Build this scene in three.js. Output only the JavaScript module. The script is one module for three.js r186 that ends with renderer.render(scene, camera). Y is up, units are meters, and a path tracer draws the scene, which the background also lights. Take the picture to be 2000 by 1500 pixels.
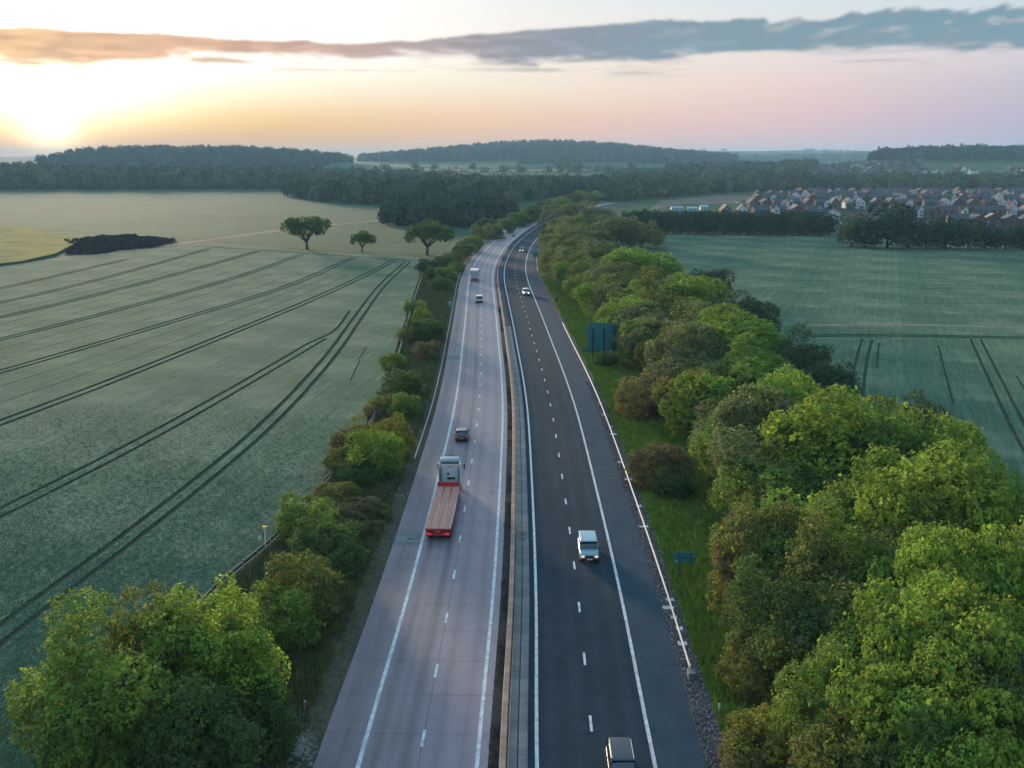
import * as THREE from 'three';
import { mergeGeometries } from 'three/addons/utils/BufferGeometryUtils.js';
import { RoundedBoxGeometry } from 'three/addons/geometries/RoundedBoxGeometry.js';

// ---------------------------------------------------------------- camera, sky, sun, exposure
const scene = new THREE.Scene();
const EYE = 36.8, TILT = THREE.MathUtils.degToRad(12.32), FOC = 1996;
const camera = new THREE.PerspectiveCamera(2 * THREE.MathUtils.radToDeg(Math.atan(750 / FOC)), 4 / 3, 0.5, 30000);
camera.position.set(0, EYE, 0);
camera.rotation.set(-TILT, 0, 0);
scene.add(camera);
const renderer = new THREE.WebGLRenderer({ antialias: true });
renderer.toneMapping = THREE.LinearToneMapping;
renderer.toneMappingExposure = 1.78;
renderer.shadowMap.enabled = true;

const D2R = Math.PI / 180;
const SUN_AZ = -23.7, SUN_EL = 4.6;                       // degrees from straight ahead, above the horizon
const sunDir = new THREE.Vector3(Math.sin(SUN_AZ * D2R) * Math.cos(SUN_EL * D2R), Math.sin(SUN_EL * D2R), -Math.cos(SUN_AZ * D2R) * Math.cos(SUN_EL * D2R));
const sun = new THREE.DirectionalLight(new THREE.Color(1.0, 0.78, 0.54), 5.0);
sun.position.copy(sunDir).multiplyScalar(3000);
sun.castShadow = true;
sun.shadow.radius = 17;
sun.shadow.mapSize.set(4096, 4096);
Object.assign(sun.shadow.camera, { left: -900, right: 900, top: 300, bottom: -300, near: 10, far: 6000 });
scene.add(sun, sun.target);
scene.fog = new THREE.FogExp2(new THREE.Color(0.46, 0.78, 1.0), 0.000115);

// ---------------------------------------------------------------- small tools
function rng(seed) { let a = seed >>> 0; return () => { a = (a + 0x6D2B79F5) | 0; let t = Math.imul(a ^ (a >>> 15), 1 | a); t = (t + Math.imul(t ^ (t >>> 7), 61 | t)) ^ t; return ((t ^ (t >>> 14)) >>> 0) / 4294967296; }; }
const clamp = (x, a = 0, b = 1) => Math.min(b, Math.max(a, x)), lerp = (a, b, t) => a + (b - a) * t;
const smooth = (a, b, x) => { const t = clamp((x - a) / (b - a)); return t * t * (3 - 2 * t); };
function hash2(x, y, s) { let h = Math.imul(x, 374761393) ^ Math.imul(y, 668265263) ^ Math.imul(s, 1442695041); h = Math.imul(h ^ (h >>> 13), 1274126177); return ((h ^ (h >>> 16)) >>> 0) / 4294967296; }
const NT = new Float32Array(65536); { const r = rng(12345); for (let i = 0; i < 65536; i++) NT[i] = r(); }
function vnoise(x, y, s = 0, px = 0, py = 0) {
  let x0 = Math.floor(x), y0 = Math.floor(y), fx = x - x0, fy = y - y0, x1 = x0 + 1, y1 = y0 + 1;
  if (px) { x0 %= px; if (x0 < 0) x0 += px; x1 %= px; if (x1 < 0) x1 += px; y0 %= py; if (y0 < 0) y0 += py; y1 %= py; if (y1 < 0) y1 += py; }
  fx = fx * fx * (3 - 2 * fx); fy = fy * fy * (3 - 2 * fy);
  const r0 = Math.imul(y0, 40503) + Math.imul(s, 26881), r1 = Math.imul(y1, 40503) + Math.imul(s, 26881), c0 = Math.imul(x0, 10007), c1 = Math.imul(x1, 10007);
  const a = NT[(c0 + r0) & 65535], b = NT[(c1 + r0) & 65535], c = NT[(c0 + r1) & 65535], d = NT[(c1 + r1) & 65535];
  return a + (b - a) * fx + (c - a) * fy + (a - b - c + d) * fx * fy;
}
function fbm(x, y, s = 0, oct = 4, px = 0, py = 0) { let v = 0, w = 0.5, n = 0; for (let i = 0; i < oct; i++) { v += w * vnoise(x, y, s + i * 17, px, py); n += w; w *= 0.5; x *= 2; y *= 2; px *= 2; py *= 2; } return v / n; }
const SL = new Uint8Array(4097); for (let i = 0; i <= 4096; i++) { const c = i / 4096; SL[i] = 255 * (c <= 0.0031308 ? c * 12.92 : 1.055 * Math.pow(c, 1 / 2.4) - 0.055); }
const toS = (c) => (c <= 0.0031308 ? c * 12.92 : 1.055 * Math.pow(c, 1 / 2.4) - 0.055), toL = (c) => { c /= 255; return c <= 0.04045 ? c / 12.92 : Math.pow((c + 0.055) / 1.055, 2.4); };
const RGB = (r, g, b) => new THREE.Color().setRGB(r, g, b);

// the sky: a table of colours by angle from the sun's bearing and by height, and one long bank of cloud
{
  const s = (r, g, b) => [toL(r), toL(g), toL(b)];
  const DAZ = [0, 10, 24, 38, 51, 90, 180], EL = [0.2, 2, 3.7, 5.3, 8.3, 20, 45, 90];
  const zen = [0.34, 0.64, 0.95];
  const T = [
    [s(255, 152, 48), [1.2, 0.76, 0.24], [1.35, 1.12, 0.70], [1.45, 1.34, 1.12], [1.35, 1.30, 1.2], [0.92, 1.06, 1.14], [0.54, 0.82, 1.04], zen],
    [s(252, 174, 100), s(255, 200, 108), [1.05, 0.90, 0.62], [1.22, 1.14, 1.02], [1.14, 1.10, 1.03], [0.82, 0.97, 1.07], [0.51, 0.79, 1.02], zen],
    [s(247, 184, 158), s(252, 201, 162), s(253, 231, 205), s(253, 240, 226), s(241, 241, 239), [0.62, 0.80, 0.94], [0.46, 0.74, 0.98], zen],
    [s(224, 180, 192), s(234, 192, 191), s(238, 209, 201), s(236, 221, 217), s(216, 226, 231), [0.45, 0.67, 0.84], [0.41, 0.68, 0.93], zen],
    [s(182, 166, 193), s(188, 173, 197), s(198, 188, 203), s(212, 206, 212), s(194, 214, 225), [0.36, 0.58, 0.77], [0.37, 0.63, 0.88], zen],
    [s(152, 160, 188), s(160, 163, 188), s(166, 172, 193), s(172, 183, 200), s(172, 193, 208), [0.28, 0.47, 0.67], [0.30, 0.54, 0.78], zen],
    [s(138, 148, 174), s(152, 152, 180), s(160, 162, 188), s(158, 170, 192), s(150, 174, 194), [0.24, 0.41, 0.60], [0.26, 0.49, 0.72], zen],
  ];
  const cr = (p0, p1, p2, p3, t) => p1 + 0.5 * t * (p2 - p0 + t * (2 * p0 - 5 * p1 + 4 * p2 - p3 + t * (3 * (p1 - p2) + p3 - p0)));
  const slot = (A, x) => { let i = 0; while (i < A.length - 2 && x > A[i + 1]) i++; return [i, clamp((x - A[i]) / (A[i + 1] - A[i]))]; };
  const air = (daz, el, out) => {
    const [i, t] = slot(DAZ, daz), [j, u] = slot(EL, el);
    for (let c = 0; c < 3; c++) {
      const col = (k) => { k = clamp(k, 0, DAZ.length - 1); const v = (m) => T[k][clamp(m, 0, EL.length - 1)][c]; return cr(v(j - 1), v(j), v(j + 1), v(j + 2), u); };
      out[c] = Math.max(0.02, cr(col(i - 1), col(i), col(i + 1), col(i + 2), t));
    }
  };
  // bank of cloud: upper and lower edge in degrees against bearing
  const CA = [-75, -50, -27, -18, -14, -7, 0, 7, 14, 21, 27, 55, 90], CT = [5.6, 6.1, 6.28, 6.28, 6.12, 6.2, 6.75, 7.2, 7.2, 7.32, 7.37, 8.4, 9.4], CB = [5.2, 4.8, 4.45, 4.98, 5.15, 5.45, 5.07, 5.21, 5.47, 5.38, 5.2, 5.2, 7.5];
  const edge = (A, az) => { const [i, t] = slot(CA, az); const v = (m) => A[clamp(m, 0, A.length - 1)]; return cr(v(i - 1), v(i), v(i + 1), v(i + 2), t); };
  const CC = [[-60, s(236, 190, 150)], [-27, s(240, 184, 124)], [-18, s(222, 170, 130)], [-8, s(190, 156, 144)], [0, s(142, 142, 154)], [8, s(116, 138, 152)], [18, s(104, 134, 147)], [27, s(98, 129, 142)], [100, s(96, 128, 146)]];
  const SKY_GAIN = 1 / 1.68, W = 4096, Hh = 2048, data = new Float32Array(W * Hh * 4), o = [0, 0, 0];
  for (let r = 0; r < Hh; r++) {
    const el = ((r + 0.5) / Hh) * 180 - 90;
    for (let c = 0; c < W; c++) {
      const k = (r * W + c) * 4; data[k + 3] = 1;
      if (el <= 0) { data[k] = 0.3; data[k + 1] = 0.34; data[k + 2] = 0.36; continue; }
      const ang = ((c + 0.5) / W - 0.5) * 360;           // atan2(z, x)
      let az = ang + 90; if (az > 180) az -= 360;        // bearing from straight ahead (-z), right positive
      let daz = Math.abs(az - SUN_AZ); if (daz > 180) daz = 360 - daz;
      if (el > 14 && c % 8) { const q = k - 4; data[k] = data[q]; data[k + 1] = data[q + 1]; data[k + 2] = data[q + 2]; continue; }
      air(daz, el, o);
      const dd = Math.hypot(daz * Math.cos(el * D2R), el - SUN_EL), dl = Math.hypot(daz, (el - 1.7) * 1.05), lift = 0.12 + 0.88 * smooth(0.6, 3.2, el);
      const g1 = 1.05 * lift * Math.exp(-dd * dd / 24), g2 = 0.34 * lift * Math.exp(-dd * dd / 150), g3 = 1.7 * Math.exp(-dl * dl / 1.5), g4 = 0.45 * Math.exp(-dl * dl / 9);
      o[0] += g1 + g2 + g3 + g4; o[1] += g1 * 0.93 + g2 * 0.9 + g3 * 0.9 + g4 * 0.6; o[2] += g1 * 0.74 + g2 * 0.74 + g3 * 0.62 + g4 * 0.1;
      if (az > -75 && az < 90 && el > 3.2 && el < 12) {
        const top = edge(CT, az), bot = edge(CB, az), broken = smooth(2, 22, az);
        const warp = (fbm(az * 0.22, el * 0.9, 5, 4) - 0.5) * 2.2;
        const n1 = fbm(az * 0.42 + warp, 3.1 + el * 0.5, 11, 4) - 0.5, b1 = fbm(az * 1.15 - el * 1.5 + warp, el * 1.7, 12, 5) - 0.5, n2 = fbm(az * 0.5 + 40 + warp, el * 2.6, 23, 6) - 0.5;
        const up = top + n1 * 0.35 + b1 * lerp(0.12, 0.95, broken) - el, dn = el - (bot + n2 * lerp(1.25, 1.0, broken));
        let a = smooth(-0.03, lerp(0.10, 0.26, broken), up) * smooth(-0.18, lerp(0.34, 0.42, broken), dn);
        const h = fbm(az * 0.95 - el * 2.1 + warp, el * 2.6 + az * 0.12, 31, 5);
        a *= 1 - 0.45 * broken * smooth(0.50, 0.66, h) * smooth(5.7, 6.6, el);
        const w = fbm(az * 0.16 + warp * 0.5, el * 4.2 - az * 0.03, 47, 5);
        const wisp = smooth(0.54, 0.78, w) * smooth(4.1, 4.7, el) * (1 - smooth(5.3, 6.0, el)) * 0.55;
        a = Math.max(a * 0.95, wisp) * smooth(-75, -50, az) * (1 - smooth(60, 90, az));
        if (a > 0) {
          let i = 0; while (i < CC.length - 2 && az > CC[i + 1][0]) i++;
          const t = clamp((az - CC[i][0]) / (CC[i + 1][0] - CC[i][0])), sh = 1 + 0.95 * (fbm(az * 0.7 - el * 1.1 + warp, el * 4.2 + az * 0.1, 61, 6) - 0.5) + 0.14 * (1 - smooth(0, 1.0, dn)) * (1 - broken);
          for (let q = 0; q < 3; q++) o[q] = lerp(o[q], lerp(CC[i][1][q], CC[i + 1][1][q], t) * sh, a);
        }
      }
      const gain = SKY_GAIN; o[0] *= gain; o[1] *= gain; o[2] *= gain;
      data[k] = o[0]; data[k + 1] = o[1]; data[k + 2] = o[2];
    }
  }
  const sky = new THREE.DataTexture(data, W, Hh, THREE.RGBAFormat, THREE.FloatType);
  sky.mapping = THREE.EquirectangularReflectionMapping; sky.magFilter = sky.minFilter = THREE.LinearFilter; sky.needsUpdate = true;
  scene.background = sky; scene.environment = sky;
}

// ---------------------------------------------------------------- naming, placing
const used = new Map();
function numbered(n) { const k = used.get(n) ?? 0; used.set(n, k + 1); return k ? n + '_' + String(k).padStart(3, '0') : n; }
function tag(o, label, category, group, kind) { Object.assign(o.userData, { label, category }); if (group) o.userData.group = group; if (kind) o.userData.kind = kind; return o; }
function thing(name, label, category, pos = [0, 0, 0], turn = 0, group, kind) { const o = new THREE.Group(); o.name = numbered(name); o.position.set(...pos); o.rotation.y = turn; scene.add(o); return tag(o, label, category, group, kind); }
function part(name, g, m, parent) { const o = new THREE.Mesh(Array.isArray(g) ? merge(g) : g, m); o.name = name; parent.add(o); return o; }
function single(name, g, m, label, category, group, kind) { const o = new THREE.Mesh(Array.isArray(g) ? merge(g) : g, m); o.name = numbered(name); scene.add(o); return tag(o, label, category, group, kind); }
function copyOf(src, pos, turn, label, group, scale) { const c = src.clone(); c.name = numbered(src.name.replace(/_\d{3}$/, '')); c.userData = { ...src.userData }; if (label) c.userData.label = label; if (group) c.userData.group = group; c.position.set(...pos); c.rotation.y = turn; if (scale) c.scale.set(...scale); scene.add(c); return c; }
function merge(list) { list = list.map((g) => { g = g.index ? g.toNonIndexed() : g; for (const k of Object.keys(g.attributes)) if (!['position', 'normal', 'uv'].includes(k)) g.deleteAttribute(k); if (!g.attributes.uv) g.setAttribute('uv', new THREE.Float32BufferAttribute(new Float32Array(g.attributes.position.count * 2), 2)); return g; }); return mergeGeometries(list, false); }
const box = (w, h, d, x = 0, y = 0, z = 0) => new THREE.BoxGeometry(w, h, d).translate(x, y, z);
const rbox = (w, h, d, x = 0, y = 0, z = 0, r = 0.04, n = 2) => new RoundedBoxGeometry(w, h, d, n, r).translate(x, y, z);
const cyl = (r0, r1, h, n = 12) => new THREE.CylinderGeometry(r0, r1, h, n);
function bar(a, b, r0, r1 = r0, n = 6) { const d = new THREE.Vector3().subVectors(b, a), g = new THREE.CylinderGeometry(r1, r0, d.length(), n, 1); g.applyQuaternion(new THREE.Quaternion().setFromUnitVectors(new THREE.Vector3(0, 1, 0), d.clone().normalize())); return g.translate((a.x + b.x) / 2, (a.y + b.y) / 2, (a.z + b.z) / 2); }
const V = (x, y, z) => new THREE.Vector3(x, y, z);
// a measured spot (picture column, row) and its height above the ground -> [x, distance ahead]
function spot(c, r, h = 0) { const u = (r - 315) / FOC, z = (EYE - h) / (Math.cos(TILT) * u); return [((c - 1000) / FOC) * z, (EYE - h) * (1 / (Math.cos(TILT) ** 2 * u) - Math.tan(TILT)), z / FOC]; }
const bearing = (c, d) => ((c - 1000) / FOC) * (d * Math.cos(TILT) + EYE * Math.sin(TILT));

// ---------------------------------------------------------------- surfaces
function texture(w, h, fn, srgb = true) {
  const data = new Uint8Array(w * h * 4);
  for (let y = 0, k = 0; y < h; y++) for (let x = 0; x < w; x++, k += 4) { const c = fn(x / w, y / h); for (let q = 0; q < 3; q++) data[k + q] = srgb ? SL[Math.round(clamp(c[q]) * 4096)] : clamp(c[q]) * 255; data[k + 3] = 255; }
  const t = new THREE.DataTexture(data, w, h); t.wrapS = t.wrapT = THREE.RepeatWrapping; t.magFilter = THREE.LinearFilter; t.minFilter = THREE.LinearMipmapLinearFilter; t.generateMipmaps = true;
  if (srgb) t.colorSpace = THREE.SRGBColorSpace; t.needsUpdate = true; return t;
}
const scaled = (t, sx, sy = sx) => { const c = t.clone(); c.repeat.set(1 / sx, 1 / sy); c.needsUpdate = true; return c; };
const grainTex = texture(512, 512, (u, v) => { const n = 0.55 * vnoise(u * 128, v * 128, 3, 128, 128) + 0.45 * vnoise(u * 256, v * 256, 4, 256, 256); return [n, n, n]; }, false);
const lumpTex = texture(512, 512, (u, v) => { const n = fbm(u * 24, v * 24, 8, 4, 24, 24); return [n, n, n]; }, false);
function patchy(c0, c1, seed, fine, coarse, k = 0.5, size = 512) {   // two tones of the same cover, mixed by coarse patches and fine grain
  return texture(size, size, (u, v) => { const a = fbm(u * coarse, v * coarse, seed, 4, coarse, coarse), b = vnoise(u * fine, v * fine, seed + 50, fine, fine), b2 = vnoise(u * fine * 2, v * fine * 2, seed + 51, fine * 2, fine * 2); const t = clamp(0.5 + (a - 0.5) * 2.2 * (1 - k) + ((b + b2) / 2 - 0.5) * 2.4 * k); return [lerp(c0[0], c1[0], t), lerp(c0[1], c1[1], t), lerp(c0[2], c1[2], t)]; });
}
const std = (o) => (o.roughness === 1 ? new THREE.MeshPhysicalMaterial({ metalness: 0, specularIntensity: 0.06, ...o }) : new THREE.MeshStandardMaterial({ roughness: 0.9, metalness: 0, ...o }));  // leaves, crops and soil have next to no gloss
const M = {};
{
  // standing cereal: drill rows along v, ears, thick and thin patches
  const crop = texture(1024, 1024, (u, v) => {
    const p = fbm(u * 4, v * 4, 100, 5, 4, 4), row = vnoise(u * 96, v * 5, 101, 96, 5), row2 = vnoise(u * 26, v * 2, 104, 26, 2), b = vnoise(u * 200, v * 200, 102, 200, 200), c = vnoise(u * 400, v * 400, 103, 400, 400);
    const t = clamp(0.5 + (p - 0.5) * 1.3 + (row - 0.5) * 0.45 + (row2 - 0.5) * 0.28 + ((b + c) / 2 - 0.5) * 1.5), y = clamp(0.5 + (p - 0.5) * 2.4);
    return [lerp(0.070, 0.172, t) * lerp(0.92, 1.14, y), lerp(0.122, 0.250, t), lerp(0.074, 0.160, t)];
  });
  const turned = (t, sx, sy, deg) => { const c = scaled(t, sx, sy); c.rotation = deg * D2R; return c; };
  M.crop = std({ map: turned(crop, 27, 27, -7), bumpMap: scaled(grainTex, 14), bumpScale: 0.22, roughness: 1 });
  M.cropRight = std({ map: turned(crop, 33, 33, -20), bumpMap: scaled(grainTex, 18), bumpScale: 0.2, roughness: 1, color: RGB(1.12, 1.08, 1.06) });
  M.cropSide = M.crop;
  const soil = patchy([0.06, 0.07, 0.045], [0.12, 0.125, 0.08], 140, 180, 8, 0.6);
  M.soil = std({ map: scaled(soil, 12), bumpMap: scaled(lumpTex, 6), bumpScale: 0.1, roughness: 1 });
  M.track = std({ map: scaled(patchy([0.17, 0.11, 0.085], [0.30, 0.22, 0.18], 150, 120, 7, 0.4), 30), roughness: 1 });
  const grass = patchy([0.075, 0.14, 0.022], [0.17, 0.27, 0.045], 160, 170, 9, 0.55, 1024);
  M.grass = std({ map: scaled(grass, 16), bumpMap: scaled(lumpTex, 5), bumpScale: 0.25, roughness: 1 });
  M.rough = std({ map: scaled(patchy([0.05, 0.065, 0.03], [0.16, 0.16, 0.085], 170, 150, 11, 0.5), 13), bumpMap: scaled(lumpTex, 4), bumpScale: 0.3, roughness: 1 });
  M.pasture = std({ map: scaled(patchy([0.034, 0.084, 0.042], [0.066, 0.128, 0.064], 180, 190, 5, 0.4), 190), roughness: 1 });
  M.farCrop = std({ map: scaled(patchy([0.034, 0.082, 0.044], [0.068, 0.128, 0.070], 190, 160, 4, 0.5), 220), roughness: 1 });
  M.rape = std({ map: scaled(patchy([0.13, 0.135, 0.045], [0.32, 0.26, 0.045], 200, 150, 9, 0.45), 70), bumpMap: scaled(grainTex, 20), bumpScale: 0.2, roughness: 1 });
  M.gravel = std({ map: scaled(patchy([0.045, 0.042, 0.045], [0.20, 0.18, 0.185], 210, 256, 10, 0.75), 9), bumpMap: scaled(grainTex, 5), bumpScale: 0.05, roughness: 1 });
  M.dryGrass = std({ map: scaled(patchy([0.16, 0.16, 0.09], [0.34, 0.31, 0.20], 225, 120, 8, 0.5), 11), roughness: 1 });
  M.weedy = std({ map: scaled(patchy([0.05, 0.05, 0.035], [0.15, 0.13, 0.085], 226, 180, 14, 0.5), 7), bumpMap: scaled(lumpTex, 4), bumpScale: 0.1, roughness: 1 });
  M.darkGravel = std({ map: scaled(patchy([0.026, 0.027, 0.026], [0.09, 0.083, 0.075], 220, 220, 12, 0.6), 8), bumpMap: scaled(grainTex, 5), bumpScale: 0.04, roughness: 1 });
  M.pinkSoil = std({ map: scaled(patchy([0.12, 0.08, 0.07], [0.26, 0.18, 0.155], 230, 120, 10, 0.5), 9), roughness: 1 });
  // concrete: worn pale, with darker rubber and oil along the wheel tracks; across 12 m, along 48 m
  const across = (x, marks) => marks.reduce((a, [c, w, k]) => a + k * Math.exp(-(((x - c) / w) ** 2)), 0);
  const conc = texture(512, 1024, (u, v) => {
    const x = u * 12 - 12.2 + 0.0, l = fbm(u * 12, v * 40, 240, 5, 12, 40), f = vnoise(u * 160, v * 512, 241, 160, 512), st = fbm(u * 36, v * 8, 242, 3, 36, 8);
    const rub = clamp((across(x, [[-8.35, 0.42, 0.55], [-6.45, 0.45, 0.6], [-4.5, 0.4, 0.3], [-2.75, 0.4, 0.3], [-7.4, 0.35, 0.28], [-10.7, 1.5, 0.5]])) * (0.75 + 1.1 * st));
    const b = lerp(0.205, 0.085, rub) * (0.78 + 0.3 * l + 0.16 * f);
    return [b * 1.19, b * 0.94, b * 1.09];
  });
  M.concrete = std({ map: conc, bumpMap: scaled(grainTex, 0.25, 0.06), bumpScale: 0.004, roughness: 0.55 });
  M.concreteFar = std({ map: conc, roughness: 0.55 });
  const asph = texture(512, 1024, (u, v) => {
    const x = u * 12 + 1.2, l = fbm(u * 10, v * 36, 250, 5, 10, 36), f = vnoise(u * 200, v * 600, 251, 200, 600), st = fbm(u * 30, v * 6, 252, 3, 30, 6);
    const sh = smooth(9.35, 9.5, x), pol = across(x, [[2.9, 0.4, 0.3], [4.6, 0.4, 0.3], [6.4, 0.4, 0.4], [8.2, 0.4, 0.4]]) * (0.4 + st);
    const row = v * 48, crack = Math.abs(((row + 0.6 * (vnoise(u * 14, 3, 253) - 0.5) + 100) % 4.8) - 2.4) < 0.03 && vnoise(u * 20, Math.floor(row / 4.8), 254) > 0.25 ? 0.55 : 1;
    const b = lerp(0.043 + 0.026 * pol, 0.072, sh) * (0.7 + 0.42 * l + 0.22 * f) * crack;
    return [b * 0.62, b * 0.98, b * 1.30];
  });
  M.asphalt = new THREE.MeshPhysicalMaterial({ map: asph, bumpMap: scaled(grainTex, 0.25, 0.06), bumpScale: 0.008, roughness: 0.9, specularIntensity: 0.15 });
  M.paint = std({ map: scaled(patchy([0.36, 0.37, 0.38], [0.84, 0.84, 0.84], 260, 100, 14, 0.45), 6), roughness: 0.6 });
  M.joint = std({ color: RGB(0.03, 0.03, 0.032), roughness: 0.95 });
  M.channel = std({ map: scaled(patchy([0.11, 0.12, 0.125], [0.23, 0.235, 0.235], 270, 90, 8, 0.35), 7), bumpMap: scaled(grainTex, 3), bumpScale: 0.01, roughness: 0.85 });
  M.galv = std({ color: RGB(0.56, 0.52, 0.50), metalness: 0.0, roughness: 0.8, bumpMap: scaled(grainTex, 2), bumpScale: 0.001 });
  M.galvOld = std({ map: scaled(patchy([0.27, 0.155, 0.12], [0.44, 0.28, 0.22], 280, 60, 8, 0.4), 4), metalness: 0.0, roughness: 0.9 });
  M.post = std({ color: RGB(0.16, 0.15, 0.145), metalness: 0.4, roughness: 0.6 });
  M.wood = std({ map: scaled(patchy([0.22, 0.18, 0.15], [0.42, 0.35, 0.30], 290, 120, 8, 0.4), 2), roughness: 0.9 });
  M.bark = std({ map: scaled(patchy([0.075, 0.062, 0.05], [0.20, 0.18, 0.16], 300, 90, 10, 0.5), 2), roughness: 1 });
  M.white = std({ color: RGB(0.78, 0.79, 0.80), roughness: 0.4 });
  M.black = std({ color: RGB(0.012, 0.013, 0.015), roughness: 0.5 });
}

// ---------------------------------------------------------------- the lie of the land
const bump = (x, d, cx, cd, sx, sd, h, p = 2) => h * Math.exp(-(Math.abs((x - cx) / sx) ** p) - ((d - cd) / sd) ** 2);
function land(x, d) {
  if (d < 1350) return 0;
  let h = 17 * smooth(1350, 2600, d);
  h += bump(x, d, -800, 2620, x < -800 ? 290 : 400, 280, 35, x < -800 ? 9 : 2.6);            // wooded plateau
  h += bump(x, d, 120, 3650, 560, 520, 66);                // long wooded ridge
  h += bump(x, d, 240, 2950, 230, 200, 22);
  h += bump(x, d, 1130, 2350, 420, 260, 31, 4);            // wood above the village
  h += bump(x, d, 790, 1980, 380, 260, 13);
  h += bump(x, d, 3300, 7600, 3300, 1200, 66 + 44 * fbm(x / 900, d / 1500, 900, 4), 4);
  h += bump(x, d, 1900, 5200, 1100, 600, 32);
  h += bump(x, d, -3300, 6800, 3300, 1100, 30 + 36 * fbm(x / 800, d / 1500, 901, 4), 4);
  h += bump(x, d, -1000, 1680, 600, 230, 10);
  return h * smooth(1350, 1500, d);
}
{
  const ax = (n, a, b, p) => Array.from({ length: n + 1 }, (_, i) => { const t = (i / n) * 2 - 1; return ((a + b) / 2) + ((b - a) / 2) * Math.sign(t) * Math.abs(t) ** p; });
  const xs = ax(190, -9000, 9000, 2.2), ds = [];
  for (let d = -260; d < 1350; d += 115) ds.push(d);
  for (let d = 1350, s = 30; d < 12500; d += s, s *= 1.016) ds.push(d);
  const P = [], C = [], I = [], U = [];
  for (const d of ds) for (const x of xs) {
    const h = land(x, d); P.push(x, h - 0.05, -d); U.push(x, d);
    const cx = Math.floor((x + 40 * Math.sin(d / 300)) / 230), cd = Math.floor(d / 330), f = hash2(cx, cd, 70);
    const wood = smooth(30, 38, h) + smooth(5500, 7000, d);
    const field = f < 0.45 ? [0.10, 0.155, 0.08] : f < 0.75 ? [0.13, 0.17, 0.085] : [0.085, 0.125, 0.06], dark = [0.035, 0.06, 0.03];
    for (let q = 0; q < 3; q++) C.push(lerp(field[q], dark[q], clamp(wood)));
  }
  const n = xs.length;
  for (let j = 0; j < ds.length - 1; j++) for (let i = 0; i < n - 1; i++) { const a = j * n + i; I.push(a, a + 1, a + n, a + 1, a + n + 1, a + n); }
  const g = new THREE.BufferGeometry();
  g.setAttribute('position', new THREE.Float32BufferAttribute(P, 3)); g.setAttribute('uv', new THREE.Float32BufferAttribute(U, 2)); g.setAttribute('color', new THREE.Float32BufferAttribute(C, 3)); g.setIndex(I); g.computeVertexNormals();
  const tone = texture(512, 512, (u, v) => { const t = 0.72 + 0.5 * fbm(u * 6, v * 6, 71, 5, 6, 6); return [t, t, t * 0.96].map((q) => q * 0.8); });
  single('ground', g, std({ vertexColors: true, map: scaled(tone, 160), roughness: 1 }), 'green farmland rolling out to the wooded hills on the horizon', 'ground', null, 'structure');
}
// flat sheet from a ring of [x, distance] points
function sheet(name, ring, y, mat, label, category, tall = 0, holes = [], sideMat) {
  const sh = new THREE.Shape(ring.map((p) => new THREE.Vector2(p[0], p[1])));
  for (const h of holes) sh.holes.push(new THREE.Path(h.map((p) => new THREE.Vector2(p[0], p[1]))));
  let g; if (tall) g = new THREE.ExtrudeGeometry(sh, { depth: tall, bevelEnabled: false }); else g = new THREE.ShapeGeometry(sh);
  g.rotateX(-Math.PI / 2).translate(0, y, 0);
  const o = new THREE.Mesh(g, tall ? [mat, sideMat ?? mat] : mat); o.name = numbered(name); scene.add(o);
  return tag(o, label, category, null, 'structure');
}
// ---------------------------------------------------------------- the road's line: x of the median against distance ahead
const CL = [[-140, -1.8], [-60, -1.3], [0, -0.8], [30, -0.6], [57, -0.33], [83, 0.2], [115, 0.45], [150, 0.45], [177, -0.05], [203, -0.8], [235, -1.7], [275, -2.95], [315, -4.15], [343, -4.5], [370, -4.3], [400, -3.4], [430, -2.0], [460, -0.3], [513, 4.4], [565, 10.0], [600, 14.3], [640, 20], [700, 31], [770, 47], [850, 70], [950, 104]];
const clCurve = new THREE.CatmullRomCurve3(CL.map(([d, x]) => V(x, 0, d)), false, 'centripetal').getPoints(1400);
function median(d) { let a = 0, b = clCurve.length - 1; while (b - a > 1) { const m = (a + b) >> 1; clCurve[m].z < d ? a = m : b = m; } const p = clCurve[a], q = clCurve[b]; return lerp(p.x, q.x, clamp((d - p.z) / (q.z - p.z))); }
function along(off, d) { const s = (median(d + 2) - median(d - 2)) / 4, k = 1 / Math.hypot(1, s); return [median(d) + off * k, d - off * s * k, Math.atan(s)]; }
const onRoad = (off, d, y = 0) => { const [x, dd] = along(off, d); return V(x, y, -dd); };
function ribbon(o0, o1, d0, d1, y, step = 4, o = {}) {      // o.u0,o.us: uv across; o.vs: metres per uv along
  const P = [], U = [], I = [], n = Math.max(1, Math.ceil((d1 - d0) / step));
  for (let i = 0; i <= n; i++) { const d = lerp(d0, d1, i / n); [o0, o1].forEach((f) => { const off = typeof f === 'function' ? f(d) : f, p = onRoad(off, d, typeof y === 'function' ? y(off, d) : y); P.push(p.x, p.y, p.z); U.push(o.us ? (off - o.u0) / o.us : off, o.vs ? d / o.vs : d); }); }
  for (let i = 0; i < n; i++) { const a = i * 2; I.push(a, a + 1, a + 2, a + 1, a + 3, a + 2); }
  const g = new THREE.BufferGeometry(); g.setAttribute('position', new THREE.Float32BufferAttribute(P, 3)); g.setAttribute('uv', new THREE.Float32BufferAttribute(U, 2)); g.setIndex(I); g.computeVertexNormals(); return g;
}
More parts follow.
